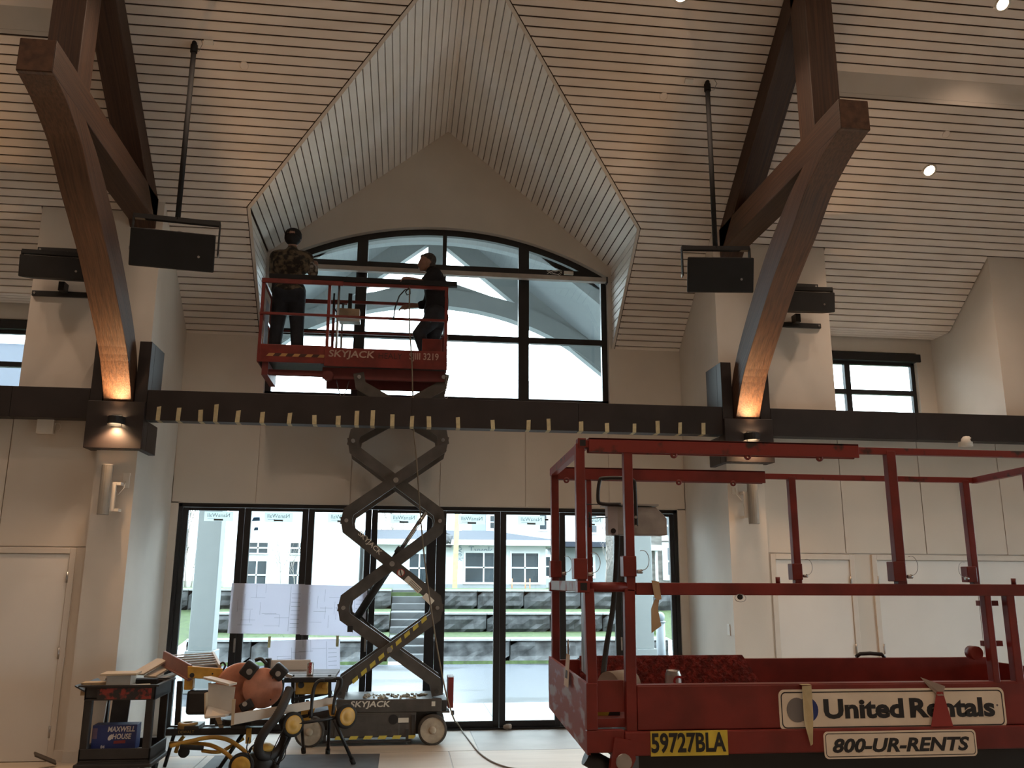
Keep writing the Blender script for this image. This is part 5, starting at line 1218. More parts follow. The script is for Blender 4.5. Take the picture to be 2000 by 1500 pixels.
# soda can
def can(p, r, h, label, m1, txt=None):
    t = empty('soda_can', p, label, 'can', 'soda cans')
    MB().lathe(p, (0, 0, 1), [(r*.78, 0), (r, h*.06), (r, h*.86), (r*.82, h*.965), (r*.82, h), (r*.76, h), (r*.74, h*.97), (.001, h*.97)], 24).build('can_body', 'steel', t)
    MB().lathe(p, (0, 0, 1), [(r*1.004, h*.08), (r*1.004, h*.84)], 24, caps=False).build('can_print', m1, t)
    return t
msilver = mat('can_silver', (.52, .46, .43), .35, metal=.6, var=.1)
p = atZ(1315, 1332, z_toe+.004) ; p = V((N_(1315, 1332).x, FN+.12, zf2)); p.x = atY(1315, 1332, FN+.12).x
# a narrow ledge board across the deck carries the can
tp = atY(1315, 1332, FN+.45); p = V((tp.x, FN+.45, zf2))
tcan = can(p, .033, .122, 'silver soda can with red letters on the red lift deck', msilver)
text('C', 'can_lettering', mat('can_red', (.30, .02, .02), .5), tcan, p+V((.008, -.0345, .08)), (1, 0, 0), (0, 0, 1), .055, .001, bold=.002)
# gloves / roll inside
gq = atY(1205, 1310, FF-.35); tag(MB().cyl(V((gq.x-.05, FF-.4, zf2+.062)), V((gq.x+.06, FF-.32, zf2+.062)), .06, 18).build('tape_roll', mat('dull_roll', (.34, .28, .22), .7)), 'dull paper roll lying on the red lift deck corner', 'roll')
p = atY(1370, 1325, FN+.4); q = MB(); q.ball(V((p.x, FN+.4, zf2+.03)), .028, (1, .6, 1), 10, 6)
for i, v_ in enumerate(q.v): q.v[i] = v_+V((random.uniform(-.012, .012), random.uniform(-.01, .01), random.uniform(-.008, .014)))
tag(q.build('paper_scrap', 'tape'), 'crumpled paper scrap on the deck near the soda can', 'paper scrap')
p = V((FX0-.003, FN+.33, z_toe+.055)); tq = MB(); tq.prism([p+V((0, -.035, .03)), p+V((0, .03, .03)), p+V((-.01, .04, -.09)), p+V((-.01, -.05, -.09))], (-.002, 0, 0)); tg = tq.build('paper_tag', mat('tag_paper', (.60, .48, .38), .7)); tag(tg, 'cream paper tag wired to the red lift corner', 'tag')
MB().prism([p+V((-.0065, -.02, -.03)), p+V((-.0065, .02, -.03)), p+V((-.0085, .025, -.06)), p+V((-.0085, -.025, -.06))], (-.001, 0, 0)).build('tag_print', 'inkb', tg)
MB().tube([p+V((0, 0, .03)), p+V((0, .01, .06)), p+V((0, 0, .085)), p+V((0, -.012, .06)), p+V((0, 0, .03))], .0025, 5).build('tag_wire', 'steel', tg)
# ================================================================== PEOPLE ON THE RAISED PLATFORM
def limb(mb, pts, rs, n=14):
    """capsule chain: rounded ends, tapering"""
    pts = [V(p) for p in pts]; out = []; rr = []
    d0 = (pts[1]-pts[0]).normalized(); d1 = (pts[-1]-pts[-2]).normalized()
    for k in (1.0, .86, .5): out.append(pts[0]-d0*rs[0]*k); rr.append(rs[0]*math.sqrt(max(.01, 1-k*k)))
    out += pts; rr += list(rs)
    for k in (.5, .86, 1.0): out.append(pts[-1]+d1*rs[-1]*k); rr.append(rs[-1]*math.sqrt(max(.01, 1-k*k)))
    mb.tube(out, rr, n)
def flesh(mb, name, m, parent, vox=.012, it=6):
    o = mb.build(name, m, parent)
    r = o.modifiers.new('remesh', 'REMESH'); r.mode = 'VOXEL'; r.voxel_size = vox; r.use_smooth_shade = True
    s = o.modifiers.new('smooth', 'SMOOTH'); s.iterations = it; s.factor = .5
    return o
def hand(mb, wrist, dirv, side, palmn, curl=.5):
    """palm, four unequal fingers and a thumb leaving the side of the palm"""
    d = V(dirv).normalized(); n = V(palmn).normalized(); n = (n-d*n.dot(d)).normalized(); x = d.cross(n)*side; w = V(wrist)
    limb(mb, [w, w+d*.045, w+d*.085], [.026, .036, .034], 10); limb(mb, [w+d*.03+x*.02, w+d*.085+x*.022], [.02, .02], 8); limb(mb, [w+d*.03-x*.02, w+d*.085-x*.022], [.02, .02], 8)
    for i, (off, L) in enumerate(((-.030, .072), (-.010, .082), (.011, .077), (.030, .060))):
        p = w+d*.09+x*off; q = p+(d*math.cos(curl*.6)+n*math.sin(curl*.6))*L*.48; r = q+(d*math.cos(curl*1.5)+n*math.sin(curl*1.5))*L*.34; e = r+(d*math.cos(curl*2.1)+n*math.sin(curl*2.1))*L*.26
        limb(mb, [p, q, r, e], [.0105, .010, .009, .008], 8)
    p = w+d*.035-x*.035; q = p+(d*.62-x*.55+n*.4).normalized()*.042; e = q+(d*.85-x*.1+n*.5).normalized()*.035
    limb(mb, [p, q, e], [.014, .0115, .0095], 8)
def head(mb, c, face, s=1.0):
    f = V(face).normalized(); f.z = 0; f.normalize(); r = V((f.y, -f.x, 0)); c = V(c)
    def B(fx, rx, z, rad, sc=(1, 1, 1)): mb.ball(c+f*fx*s+r*rx*s+V((0, 0, z*s)), rad*s, sc, 14, 10)
    B(-.012, 0, .03, .098, (1, 1, 1.0)); B(.012, 0, .0, .085, (1, 1, 1.15)); B(.035, 0, -.06, .058, (1, 1, 1.0)); B(.058, 0, -.092, .028)
    B(.094, 0, -.018, .017, (1, 1, 1.7)); B(.104, 0, -.034, .014); B(.085, 0, -.066, .018, (1, 1.2, .6)); B(.078, .032, .024, .018, (1, 1.2, .6)); B(.078, -.032, .024, .018, (1, 1.2, .6))
    for q in (-1, 1): B(-.005, q*.087, -.012, .024, (1, .6, 1.5))
    for q in (-1, 1): B(.07, q*.033, .004, .012)
MT['skin'] = mat('skin', (.33, .17, .11), .55, var=.06, scale=20)
MT['camo'] = mat('camouflage_cloth', (.145, .10, .062), .9, col2=(.022, .018, .013), scale=15, detail=5, lo=.42, hi=.58, bump=.1)
MT['camol'] = mat('pale_camouflage_sleeve', (.34, .30, .24), .9, col2=(.04, .035, .03), scale=22, detail=5, lo=.4, hi=.58)
MT['jean'] = mat('dark_jeans', (.022, .026, .036), .85, var=.2, scale=9, bump=.1)
MT['jean2'] = mat('blue_jeans', (.035, .042, .055), .85, var=.25, scale=9, bump=.1)
MT['shirt'] = mat('dark_navy_shirt', (.012, .012, .016), .9, var=.2, bump=.1)
MT['hair'] = mat('grey_brown_hair', (.075, .06, .05), .7, var=.3, scale=30)
FZ = PF+.02
# ---------- man in camouflage, seen from behind
YM = 10.44
def m1(dx, y, z): return V((X1+dx, YM+y, FZ+z))
X1 = atY(566, 560, YM).x
pz1 = atY(565, 447, YM).z-FZ; k = pz1/1.78
def J(dx, dy, z): return V((X1+dx, YM+dy, FZ+z*k))
A = empty('person', J(0, 0, 0), 'person in camouflage shirt and dark cap reaching up with back turned', 'person', 'people on the raised platform')
body = MB()
limb(body, [J(0, 0, .95), J(0, 0, 1.1), J(0, .01, 1.3), J(0, .01, 1.42)], [.125, .12, .135, .11]); limb(body, [J(-.10, 0, 1.40), J(.10, 0, 1.40)], [.085, .085])
limb(body, [J(0, .0, 1.42), J(0, .015, 1.58)], [.06, .056])
for s in (-1, 1): limb(body, [J(s*.085, 0, .95), J(s*.115, -.01, .50), J(s*.135, .02, .09)], [.085, .06, .042]); limb(body, [J(s*.135, .04, .045), J(s*.14, -.0, .04), J(s*.145, .16, .03)], [.04, .042, .035])
# right arm: out and forwards, hand at the cable; left arm forwards, hidden by the body
el, hd = J(.275, .03, 1.20), atY(614, 521, YM+.16)
limb(body, [J(.185, 0, 1.40), el, hd], [.055, .043, .030])
elL, hdL = J(-.215, .10, 1.18), J(-.12, .36, 1.36); limb(body, [J(-.185, 0, 1.40), elL, hdL], [.055, .043, .03])
hand(body, hd, (hd-el)*1.0+V((.03, .0, .02)), 1, (-.6, .4, -.3), .7); hand(body, hdL, (hdL-elL), -1, (.5, .2, -.6), .5)
head(body, J(0, .02, 1.665), (.1, 1, 0), 1.0*k)
flesh(body, 'body', 'skin', A, .010, 3)
sh_ = MB(); limb(sh_, [J(0, 0, .93), J(0, 0, 1.10), J(0, .01, 1.3), J(0, .01, 1.41)], [.165, .152, .165, .125]); limb(sh_, [J(-.05, -.01, .93), J(.05, -.01, .93)], [.15, .15]); limb(sh_, [J(-.09, 0, 1.30), J(.09, 0, 1.30)], [.145, .145]); limb(sh_, [J(-.145, 0, 1.405), J(.145, 0, 1.405)], [.088, .088]); limb(sh_, [J(0, 0, 1.45), J(0, .01, 1.50)], [.085, .072])
limb(sh_, [J(.185, 0, 1.395), J(.20, .02, 1.30)], [.085, .075]); limb(sh_, [J(-.185, 0, 1.395), elL], [.085, .066]); limb(sh_, [elL, hdL-(hdL-elL)*.1], [.064, .048])
flesh(sh_, 'shirt', 'camo', A, .014, 5)
sv = MB(); limb(sv, [J(.20, .01, 1.34), el, hd-(hd-el)*.12], [.073, .066, .05]); flesh(sv, 'sleeve', 'camol', A, .012, 4)
tr_ = MB(); limb(tr_, [J(-.05, 0, .95), J(.05, 0, .95)], [.150, .150]); limb(tr_, [J(-.075, -.03, .90), J(.075, -.03, .90)], [.13, .13])
for s in (-1, 1): limb(tr_, [J(s*.085, 0, .90), J(s*.118, -.01, .50), J(s*.14, .01, .10)], [.118, .085, .072])
flesh(tr_, 'trousers', 'jean', A, .014, 4)
for s in (-1, 1):
    b = MB(); limb(b, [J(s*.135, -.05, .052), J(s*.14, .05, .05), J(s*.145, .17, .042)], [.05, .055, .045]); limb(b, [J(s*.138, -.01, .05), J(s*.138, -.01, .12)], [.052, .05]); flesh(b, 'boot', 'matte', A, .012, 3)
cp_ = MB(); hc = J(0, .02, 1.70); n = 20; vs = []
cp_.lathe(hc+V((0, 0, -.045)), (0, 0, 1), [(.102*k, -.01), (.108*k, .0), (.108*k, .03), (.104*k, .07), (.088*k, .105), (.055*k, .128), (.012*k, .136)], 22)
cp_.prism([hc+V((.075*math.cos(t)*1.0, .09+.085*math.sin(t), -.035)) for t in [math.pi*i/12 for i in range(13)]], (0, .0, .01)); cp_.build('cap', 'matte', A)
MB().ball(hc+V((0, 0, .092*k)), .012, (1, 1, .6), 8, 6).build('cap_button', 'matte', A)
hr = MB(); hr.ball(J(0, -.012, 1.635), .098*k, (1, .95, .8), 16, 10); hr.build('hair', 'matte', A)
# ---------- man in dark shirt, side view, leaning on the rail
YM = 10.47
G = lambda x, y, dy=0: (lambda p: V((p.x, YM+dy, p.z)))(atY(x, y, YM))
B_ = empty('person', V((G(843, 600).x, YM, FZ)), 'person in dark navy shirt and jeans leaning on the raised platform rail', 'person', 'people on the raised platform')
body = MB(); hip = G(850, 618); che = G(851, 560); nk = G(846, 531)
limb(body, [hip, G(853, 590), che, G(850, 541)], [.115, .11, .125, .10]); limb(body, [G(849, 543, -.13), G(849, 543, .13)], [.085, .085]); limb(body, [G(849, 538), G(838, 522)], [.058, .054])
hc2 = G(833, 514); head(body, hc2, (-1, -.12, 0), 1.0)
sN, eN, hN = G(848, 545, -.19), G(829, 566, -.26), V((atY(803, 547, LN+.05).x, LN+.03, zb_+.085)); sF, eF, hF = G(848, 545, .19), G(836, 583, .24), G(802, 588, .22)
limb(body, [sN, eN, hN], [.055, .042, .028]); limb(body, [sF, eF, hF], [.055, .042, .028])
hand(body, hN, V((-.9, -.15, -.12)), 1, (0, 0, -1), .55); hand(body, hF, hF-eF, -1, (0, .3, -1), .45)
fa, fb = V((G(832, 700).x, YM-.11, FZ)), V((G(851, 700).x, YM+.10, FZ))
kA, kB = G(818, 657, -.11), G(846, 662, .10)
limb(body, [G(848, 622, -.085), kA, fa+V((0, 0, .10))], [.09, .06, .043]); limb(body, [G(852, 622, .085), kB, fb+V((0, 0, .10))], [.09, .06, .043])
for f_ in (fa, fb): limb(body, [f_+V((.04, 0, .045)), f_+V((-.15, 0, .035))], [.042, .035])
flesh(body, 'body', 'skin', B_, .010, 3)
sh_ = MB(); limb(sh_, [G(851, 610), G(854, 590), che, G(850, 543)], [.155, .145, .155, .115]); limb(sh_, [G(849, 545, -.15), G(849, 545, .15)], [.088, .088]); limb(sh_, [G(851, 560, -.07), G(851, 560, .07)], [.145, .145]); limb(sh_, [G(848, 535), G(842, 528)], [.08, .07])
limb(sh_, [sN, sN+(eN-sN)*.9], [.088, .074]); limb(sh_, [sF, eF, eF+(hF-eF)*.35], [.088, .07, .06])
flesh(sh_, 'shirt', 'shirt', B_, .014, 5)
tr_ = MB(); limb(tr_, [G(850, 618, -.06), G(850, 618, .06)], [.145, .145]); limb(tr_, [G(856, 622, -.06), G(856, 622, .06)], [.13, .13])
limb(tr_, [G(848, 624, -.085), kA, fa+V((0.02, 0, .10))], [.118, .088, .07]); limb(tr_, [G(852, 624, .085), kB, fb+V((0.01, 0, .10))], [.118, .085, .07]); flesh(tr_, 'trousers', 'jean2', B_, .014, 4)
for f_ in (fa, fb):
    b = MB(); limb(b, [f_+V((.06, 0, .052)), f_+V((-.06, 0, .05)), f_+V((-.17, 0, .042))], [.05, .053, .042]); limb(b, [f_+V((.02, 0, .05)), f_+V((.02, 0, .12))], [.052, .05]); flesh(b, 'boot', 'matte', B_, .012, 3)
hr = MB(); hr.ball(hc2+V((.025, 0, .045)), .100, (1.02, .98, .92), 18, 12); hr.ball(hc2+V((.06, 0, -.02)), .07, (.8, 1, 1.1), 14, 10); hr.ball(hc2+V((-.045, 0, .088)), .04, (.9, 1.4, .6), 12, 8)
flesh(hr, 'hair', 'hair', B_, .010, 2)
# ================================================================== TOOLS AND CLUTTER BY THE LEFT PIER
T_ = lambda x, y, Y: atY(x, y, Y)
MT['cart'] = mat('black_cart_plastic', (.022, .018, .016), .6, var=.2, scale=8)
# ---------- utility cart
CYF, CYB = 8.60, 9.15
cx0, cx1 = T_(158, 1420, CYF).x, T_(298, 1420, CYF).x
ctz = T_(230, 1340, CYF).z; ctb = T_(230, 1368, CYF).z; lsz = T_(230, 1462, CYF).z; lsb = T_(230, 1488, CYF).z
ct = empty('utility_cart', ((cx0+cx1)/2, (CYF+CYB)/2, 0), 'black two-shelf utility cart heaped with wood offcuts', 'cart')
def tray(z0, z1, nm, fl):
    q = MB(); t = .02
    for (a, b, c, d) in ((cx0, cx1, CYF, CYF+t), (cx0, cx1, CYB-t, CYB), (cx0, cx0+t, CYF, CYB), (cx1-t, cx1, CYF, CYB)): q.box((a, c, z0), (b, d, z1))
    q.box((cx0, CYF, z0+.01), (cx1, CYB, z0+.03)); o = q.build(nm, 'cart', ct, bevel=.006)
    if fl: 
        r = MB(); e = .03
        r.prism([(cx0-e-.05, CYF-e, z1), (cx0, CYF, z1-.05), (cx0, CYB, z1-.05), (cx0-e-.05, CYB+e, z1)], (0, 0, .012)); r.box((cx0-.05, CYF-e, z1-.004), (cx1+e, CYF+.005, z1+.010)); r.box((cx0, CYB-.005, z1-.004), (cx1+e, CYB+e, z1+.01)); r.box((cx1-.005, CYF, z1-.004), (cx1+e, CYB, z1+.01)); r.build('tray_rim', 'cart', ct)
    return o
tray(ctb, ctz, 'top_tray', True); tray(lsb, lsz, 'bottom_tray', False)
for x in (cx0+.035, cx1-.045):
    for y in (CYF+.035, CYB-.035): MB().box((x-.035, y-.03, lsb), (x+.035, y+.03, ctz-.01)).build('corner_post', 'cart', ct, bevel=.01)
MB().box((cx0-.03, CYF-.02, .115), (cx1+.02, CYB+.02, .15)).build('bottom_bumper', 'cart', ct, bevel=.01)
for x in (cx0+.07, cx1-.07):
    for y in (CYF+.07, CYB-.07):
        w_ = MB().cyl((x-.018, y, .06), (x+.018, y, .06), .06, 18).build('caster', 'rubber', ct); MB().box((x-.025, y-.02, .06), (x+.025, y+.02, .13)).build('caster_fork', 'steel', w_)
MB().box((cx0, CYF-.0, lsb-.02), (cx1, CYB, lsb+.0)).build('bottom_skirt', 'cart', ct)
MB().box((T_(190, 1355, CYF).x, CYF-.003, ctb+.01), (T_(296, 1355, CYF).x, CYF+.001, ctz-.02)).build('paint_smear', mat('red_smear', (.24, .03, .02), .7, col2=(.022, .018, .016), scale=16, lo=.46, hi=.58), ct)
def plank(p, sz, rz=0, rx=0, ry=0, m='mdf', name='wood_offcut', label='', grp='wood offcuts on and round the cart', cat='wood offcut'):
    M_ = Matrix.Rotation(rz, 3, 'Z') @ Matrix.Rotation(rx, 3, 'X') @ Matrix.Rotation(ry, 3, 'Y')
    o = MB().cb(p, sz, M_).build(name, m, None, bevel=.002); return tag(o, label, cat, grp)
zt_c = ctz+.0
def onp(x, y, Y): return T_(x, y, Y)
ctf = ctb+.03
plank(V((T_(190, 1335, 8.8).x, 8.80, ctf+.055)), (.24, .14, .11), .1, m='pine', label='pine block standing in the cart tray corner')
plank(V((T_(215, 1335, 8.72).x-.02, 8.98, ctf+.08)), (.16, .10, .16), -.1, m='pine', label='upright pine block between two wider boards')
b1 = V((T_(236, 1327, 8.8).x, 8.82, ctf+.085)); plank(b1, (.21, .22, .17), .05, m='mdf', label='pale box-shaped offcut under a thin board')
plank(b1+V((-.0, -.02, .098)), (.31, .25, .018), .08, m='mdfe', label='thin tan board lying on the box-shaped offcut')
plank(V((T_(275, 1334, 8.75).x, 8.76, ctf+.075)), (.16, .05, .03), .3, m='mdfe', label='short tan strip by the tray edge')
plank(V((T_(283, 1330, 8.9).x, 8.95, ctf+.10)), (.20, .07, .035), 0, m='black', label='black metal bracket lying across the tray', name='metal_bracket', cat='bracket', grp='scraps in the cart tray')
plank(V((T_(290, 1336, 8.75).x+.02, 8.68, ctf+.055)), (.12, .05, .02), -.2, m='mdf', label='small pale block at the tray handle end')
plank(V((T_(206, 1420, 8.98).x-.10, 9.02, lsb+.03+.26)), (.14, .03, .50), 0, .0, .06, m='mdf', label='tall pale board upright inside the cart beside the post')
plank(V((T_(232, 1400, 9.05).x, 9.06, lsb+.03+.24)), (.16, .02, .47), 0, .0, .05, m='dgrey', label='grey panel upright behind the coffee box', name='panel_offcut')
zb0 = lsb+.032
plank(V((T_(224, 1452, 8.75).x, 8.78, zb0+.014)), (.42, .30, .025), .03, m='mdfe', label='wide tan board on the lower shelf under the coffee box')
plank(V((T_(226, 1458, 8.68).x, 8.70, zb0+.036)), (.36, .18, .018), -.05, m='pine', label='pine board stacked on the wide shelf board')
p = V((T_(226, 1424, 8.74).x, 8.78, zb0+.047)); bxw, bxh, bxd = .38, .215, .16
cfb = empty('coffee_box', p, 'blue coffee carton with white lettering on the lower cart shelf', 'box')
rot = Matrix.Rotation(.05, 3, 'Z')
MB().cb(p+V((0, 0, bxh/2)), (bxw, bxd, bxh), rot).build('carton', mat('carton_blue', (.020, .035, .145), .5, var=.1), cfb, bevel=.003)
fr_ = rot @ V((0, -1, 0)); rr_ = rot @ V((1, 0, 0)); fc = p+fr_*(bxd/2+.001)
text('MAXWELL\n HOUSE', 'carton_lettering', mat('carton_white', (.62, .58, .54), .6), cfb, fc+rr_*.055+V((0, 0, .145)), rr_, (0, 0, 1), .062, .0012, bold=.0015, shear=.15, sx=.80)
MB().prism([fc+rr_*(-.03+.02*math.cos(t)+.01*math.sin(t))+V((0, 0, .11+.026*math.sin(t))) for t in [2*math.pi*i/14 for i in range(14)]], fr_*.0012).build('carton_cup', bpy.data.materials['carton_white'], cfb)
text('84', 'carton_count', bpy.data.materials['carton_white'], cfb, fc+rr_*-.09+V((0, 0, .03)), rr_, (0, 0, 1), .035, .0012, bold=.001)
MB().prism([fc+rr_*a+V((0, 0, b)) for a, b in ((.0, .055), (.10, .058), (.10, .085), (.0, .08))], fr_*.001).build('carton_band', mat('carton_red', (.22, .03, .03), .6), cfb)
MB().prism([fc+rr_*a+V((0, 0, b)) for a, b in ((-.185, .10), (-.145, .10), (-.145, .19), (-.185, .19))], fr_*.001).build('carton_panel', mat('carton_violet', (.16, .10, .15), .6), cfb)
# ---------- stack of white trim behind the cart
for i, (a, b) in enumerate((((268, 1317), (318, 1288)), ((292, 1322), (330, 1300)), ((300, 1330), (350, 1313)))):
    A_, B2 = T_(*a, 9.20), T_(*b, 9.46)
    tag(MB().bar(A_, B2, .16-.03*i, .018, ref=V((0, 0, 1))).build('trim_board', 'mdf', None, bevel=.002), ['white trim board slanting up against the pier', 'second white trim board lying under the first', 'lowest white trim board on the saw stand end'][i], 'trim board', 'white trim boards behind the cart')
# low bench carrying the trim and ladder
bn = empty('saw_stand', (T_(400, 1480, 9.0).x, 9.0, 0), 'yellow and black wheeled mitre saw stand', 'saw stand')
YS = 8.98
bz0, bz1 = T_(400, 1434, YS).z, T_(400, 1421, YS).z
MB().box((T_(326, 1428, YS).x, YS-.05, bz0), (T_(520, 1428, YS).x, YS+.05, bz1)).build('rail_beam', 'black', bn, bevel=.004)
text('DEWALT', 'beam_lettering', mat('gold_lettering', (.40, .25, .06), .6), bn, (T_(366, 1428, YS).x, YS-.052, (bz0+bz1)/2), (1, 0, 0), (0, 0, 1), .036, .001)
def tub(pts, r, nm, m, par, n=10): return MB().tube(spline([V(p) for p in pts], 5), r, n).build(nm, m, par)
tub([T_(332, 1457, YS-.1), T_(365, 1449, YS-.1), T_(412, 1440, YS-.1), T_(445, 1445, YS-.12), T_(472, 1462, YS-.14), T_(486, 1476, YS-.15)], .019, 'leg_tube', 'yellow', bn)
tub([T_(332, 1452, YS+.1), T_(370, 1452, YS+.05), T_(410, 1455, YS-.05), T_(440, 1470, YS-.16), T_(456, 1486, YS-.2)], .019, 'leg_tube', 'yellow', bn)
tub([T_(395, 1466, YS), T_(430, 1468, YS-.05), T_(462, 1450, YS+.02), T_(476, 1442, YS+.05)], .017, 'cross_tube', 'yellow', bn)
MB().cyl(T_(352, 1459, YS-.12), T_(397, 1461, YS-.12), .022, 12).build('grip', 'rubber', bn)
tub([T_(360, 1437, YS+.12), T_(350, 1450, YS+.12), T_(343, 1470, YS+.12)], .018, 'leg_tube', 'yellow', bn)
fz = T_(362, 1475, YS-.12)
MB().lathe((T_(360, 1468, YS-.1).x, YS-.13, T_(360, 1468, YS-.1).z), (0, 1, 0), [(.02, 0), (.05, 0), (.05, .03), (.02, .03)], 18).build('small_wheel', 'rubber', bn)
wc_ = V((T_(472, 1488, YS-.28).x, YS-.28, .095))
MB().lathe(wc_, (0, 1, 0), [(.085, -.03), (.105, -.028), (.112, -.015), (.112, .015), (.105, .028), (.085, .03)], 26, caps=False).build('wheel', 'rubber', bn); MB().lathe(wc_, (0, -1, 0), [(.086, .026), (.082, .032), (.055, .028), (.03, .03), (.02, .036), (.001, .036)], 26).build('rim', 'yellow', bn)
wc2 = V((wc_.x+.08, YS+.22, .095)); MB().lathe(wc2, (0, 1, 0), [(.085, -.03), (.105, -.028), (.112, -.015), (.112, .015), (.105, .028), (.085, .03)], 26, caps=False).build('wheel', 'rubber', bn)
MB().cyl(T_(475, 1432, YS), V((T_(426, 1492, YS-.1).x, YS-.1, .02)), .018, 10).build('support_leg', 'black', bn)
MB().cyl(V((T_(426, 1492, YS-.1).x, YS-.1, .0)), V((T_(426, 1492, YS-.1).x+.012, YS-.1, .05)), .026, 10).build('leg_foot', 'rubber', bn)
MB().cyl(T_(340, 1434, YS+.15), V((T_(322, 1490, YS+.2).x, YS+.2, .01)), .018, 10).build('support_leg', 'black', bn)
for x in (380, 470): MB().box((T_(x-14, 1420, YS).x, YS-.14, bz1), (T_(x+14, 1420, YS).x, YS+.14, bz1+.035)).build('saw_mount', 'black', bn, bevel=.004)
MB().box((T_(484, 1412, YS).x, YS-.07, T_(488, 1450, YS).z), (T_(494, 1412, YS).x, YS-.03, bz1)).build('release_lever', 'yellow', bn, bevel=.004)
# ---------- mitre saw with dusty orange guards
ms_ = empty('mitre_saw', (T_(485, 1410, YS).x, YS, bz1+.035), 'mitre saw with dusty orange round blade guards', 'mitre saw')
bt_ = bz1+.036
MB().cyl((T_(470, 1400, YS).x, YS, bt_), (T_(470, 1400, YS).x, YS, bt_+.05), .17, 28).build('turntable', 'black', ms_); MB().box((T_(425, 1400, YS).x, YS-.12, bt_), (T_(545, 1400, YS).x, YS+.12, bt_+.045)).build('saw_base', 'black', ms_, bevel=.006)
g1, g2 = T_(470, 1345, YS-.04), T_(513, 1344, YS-.14)
MB().lathe(g1, (.25, -1, 0), [(.02, -.05), (.215, -.05), (.235, -.035), (.235, .015), (.22, .03), (.12, .035), (.001, .035)], 36).build('upper_guard', 'copper', ms_)
MB().lathe(g2, (.2, -1, 0), [(.02, -.03), (.175, -.03), (.182, -.02), (.182, .01), (.172, .02), (.001, .022)], 36).build('lower_guard', 'copper', ms_)
for a in (.8, 2.2, 3.9, 5.4): c = g2+V((.13*math.cos(a), -.024, .13*math.sin(a))); MB().cyl(c, c+V((0, -.006, 0)), .008, 8).build('guard_screw', 'dgrey', ms_)
MB().cyl(g1+V((.05, -.05, -.02)), g1+V((.05, -.065, -.02)), .04, 16).build('arbor_cap', 'copper', ms_)
MB().cb(T_(487, 1308, YS-.16), (.13, .10, .15), Matrix.Rotation(R(35), 3, 'Y')).build('motor_head', 'black', ms_, bevel=.02); MB().cyl(T_(487, 1312, YS-.22), T_(487, 1312, YS-.25), .028, 12).build('motor_cap', 'steel', ms_)
MB().cb(T_(545, 1312, YS-.12), (.14, .10, .13), Matrix.Rotation(R(40), 3, 'Y')).build('pivot_housing', 'black', ms_, bevel=.02); MB().cyl(T_(543, 1316, YS-.18), T_(543, 1316, YS-.20), .025, 12).build('pivot_cap', 'steel', ms_)
MB().bar(T_(552, 1315, YS-.12), T_(570, 1322, YS-.12), .035, .03).build('slide_rod', 'steel', ms_)
MB().bar(T_(545, 1325, YS-.04), T_(540, 1395, YS), .10, .10).build('saw_arm', 'black', ms_, bevel=.015)
MB().cb(T_(482, 1378, YS-.18), (.12, .08, .09), Matrix.Rotation(R(-30), 3, 'Y')).build('clamp_body', 'black', ms_, bevel=.015); MB().cyl(T_(478, 1375, YS-.22), T_(478, 1375, YS-.245), .022, 12).build('clamp_cap', 'steel', ms_)
tub([T_(498, 1290, YS), T_(510, 1287, YS), T_(520, 1296, YS-.03)], .018, 'carry_handle', 'black', ms_)
# dark housings under the louvre ladder
MB().cb(T_(395, 1370, YS+.05), (.26, .2, .22)).build('dust_housing', 'black', ms_, bevel=.03)
MB().cyl(T_(362, 1408, YS-.12), T_(362, 1413, YS-.12)+V((0, 0, -.0)), .10, 20)
tag(MB().lathe(V((T_(366, 1410, YS-.05).x, YS-.02, bz1+.002)), (0, 0, 1), [(.04, 0), (.09, 0), (.09, .045), (.085, .05), (.045, .05), (.04, .045)], 26, caps=False).build('tape_roll', mat('amber_tape', (.40, .27, .09), .5)), 'amber roll of tape lying on the saw stand beam', 'roll')
# ---------- yellow step ladder lying on its back
YLd = 9.16
ld = empty('step_ladder', (T_(375, 1320, YLd).x, YLd, T_(375, 1335, YLd).z), 'dusty yellow and brown step ladder lying over the saw stand', 'ladder')
a0, a1 = T_(320, 1280, YLd+.30), T_(372, 1306, YLd-.22); b0, b1 = T_(416, 1274, YLd+.36), T_(430, 1300, YLd-.20)
MB().bar(a0-V((0, 0, .03)), a1-V((0, 0, .04)), .025, .15, ref=V((0, 0, 1))).build('side_rail', mat('brown_rail', (.28, .12, .09), .5, var=.15), ld, bevel=.004)
MB().bar(a0-V((0, .0, .09)), a1-V((0, .0, .10)), .045, .012, ref=V((0, 0, 1))).build('rail_flange', bpy.data.materials['brown_rail'], ld)
MB().bar(b0-V((0, 0, .02)), b1-V((0, 0, .02)), .025, .06, ref=V((0, 0, 1))).build('side_rail', mat('pale_rail', (.50, .46, .42), .5), ld, bevel=.004)
for i in range(6):
    t = .05+.16*i; MB().bar(a0+(a1-a0)*t+V((0, 0, .0)), b0+(b1-b0)*t, .035, .012, ref=V((0, 0, 1))).build('tread', bpy.data.materials['pale_rail'], ld)
MB().prism([a0+(a1-a0)*.04-V((0, 0, .03)), a1-V((0, 0, .03)), b1-V((0, 0, .03)), b0+(b1-b0)*.04-V((0, 0, .03))], (0, 0, -.006)).build('dark_backing', 'dgrey', ld)  # dark sheet added below the treads to darken the gaps
MB().prism([T_(366, 1301, YLd-.24), T_(434, 1306, YLd-.24), T_(433, 1329, YLd-.24), T_(366, 1324, YLd-.24)], (0, .05, 0)).build('ladder_top', 'yellow', ld, bevel=.008)
MB().cyl(T_(375, 1319, YLd-.245), T_(375, 1319, YLd-.235), .022, 16).build('top_hole', 'inkb', ld)
MB().cyl(T_(415, 1316, YLd-.245), T_(415, 1316, YLd-.24), .008, 10).build('top_bolt', 'inkb', ld)
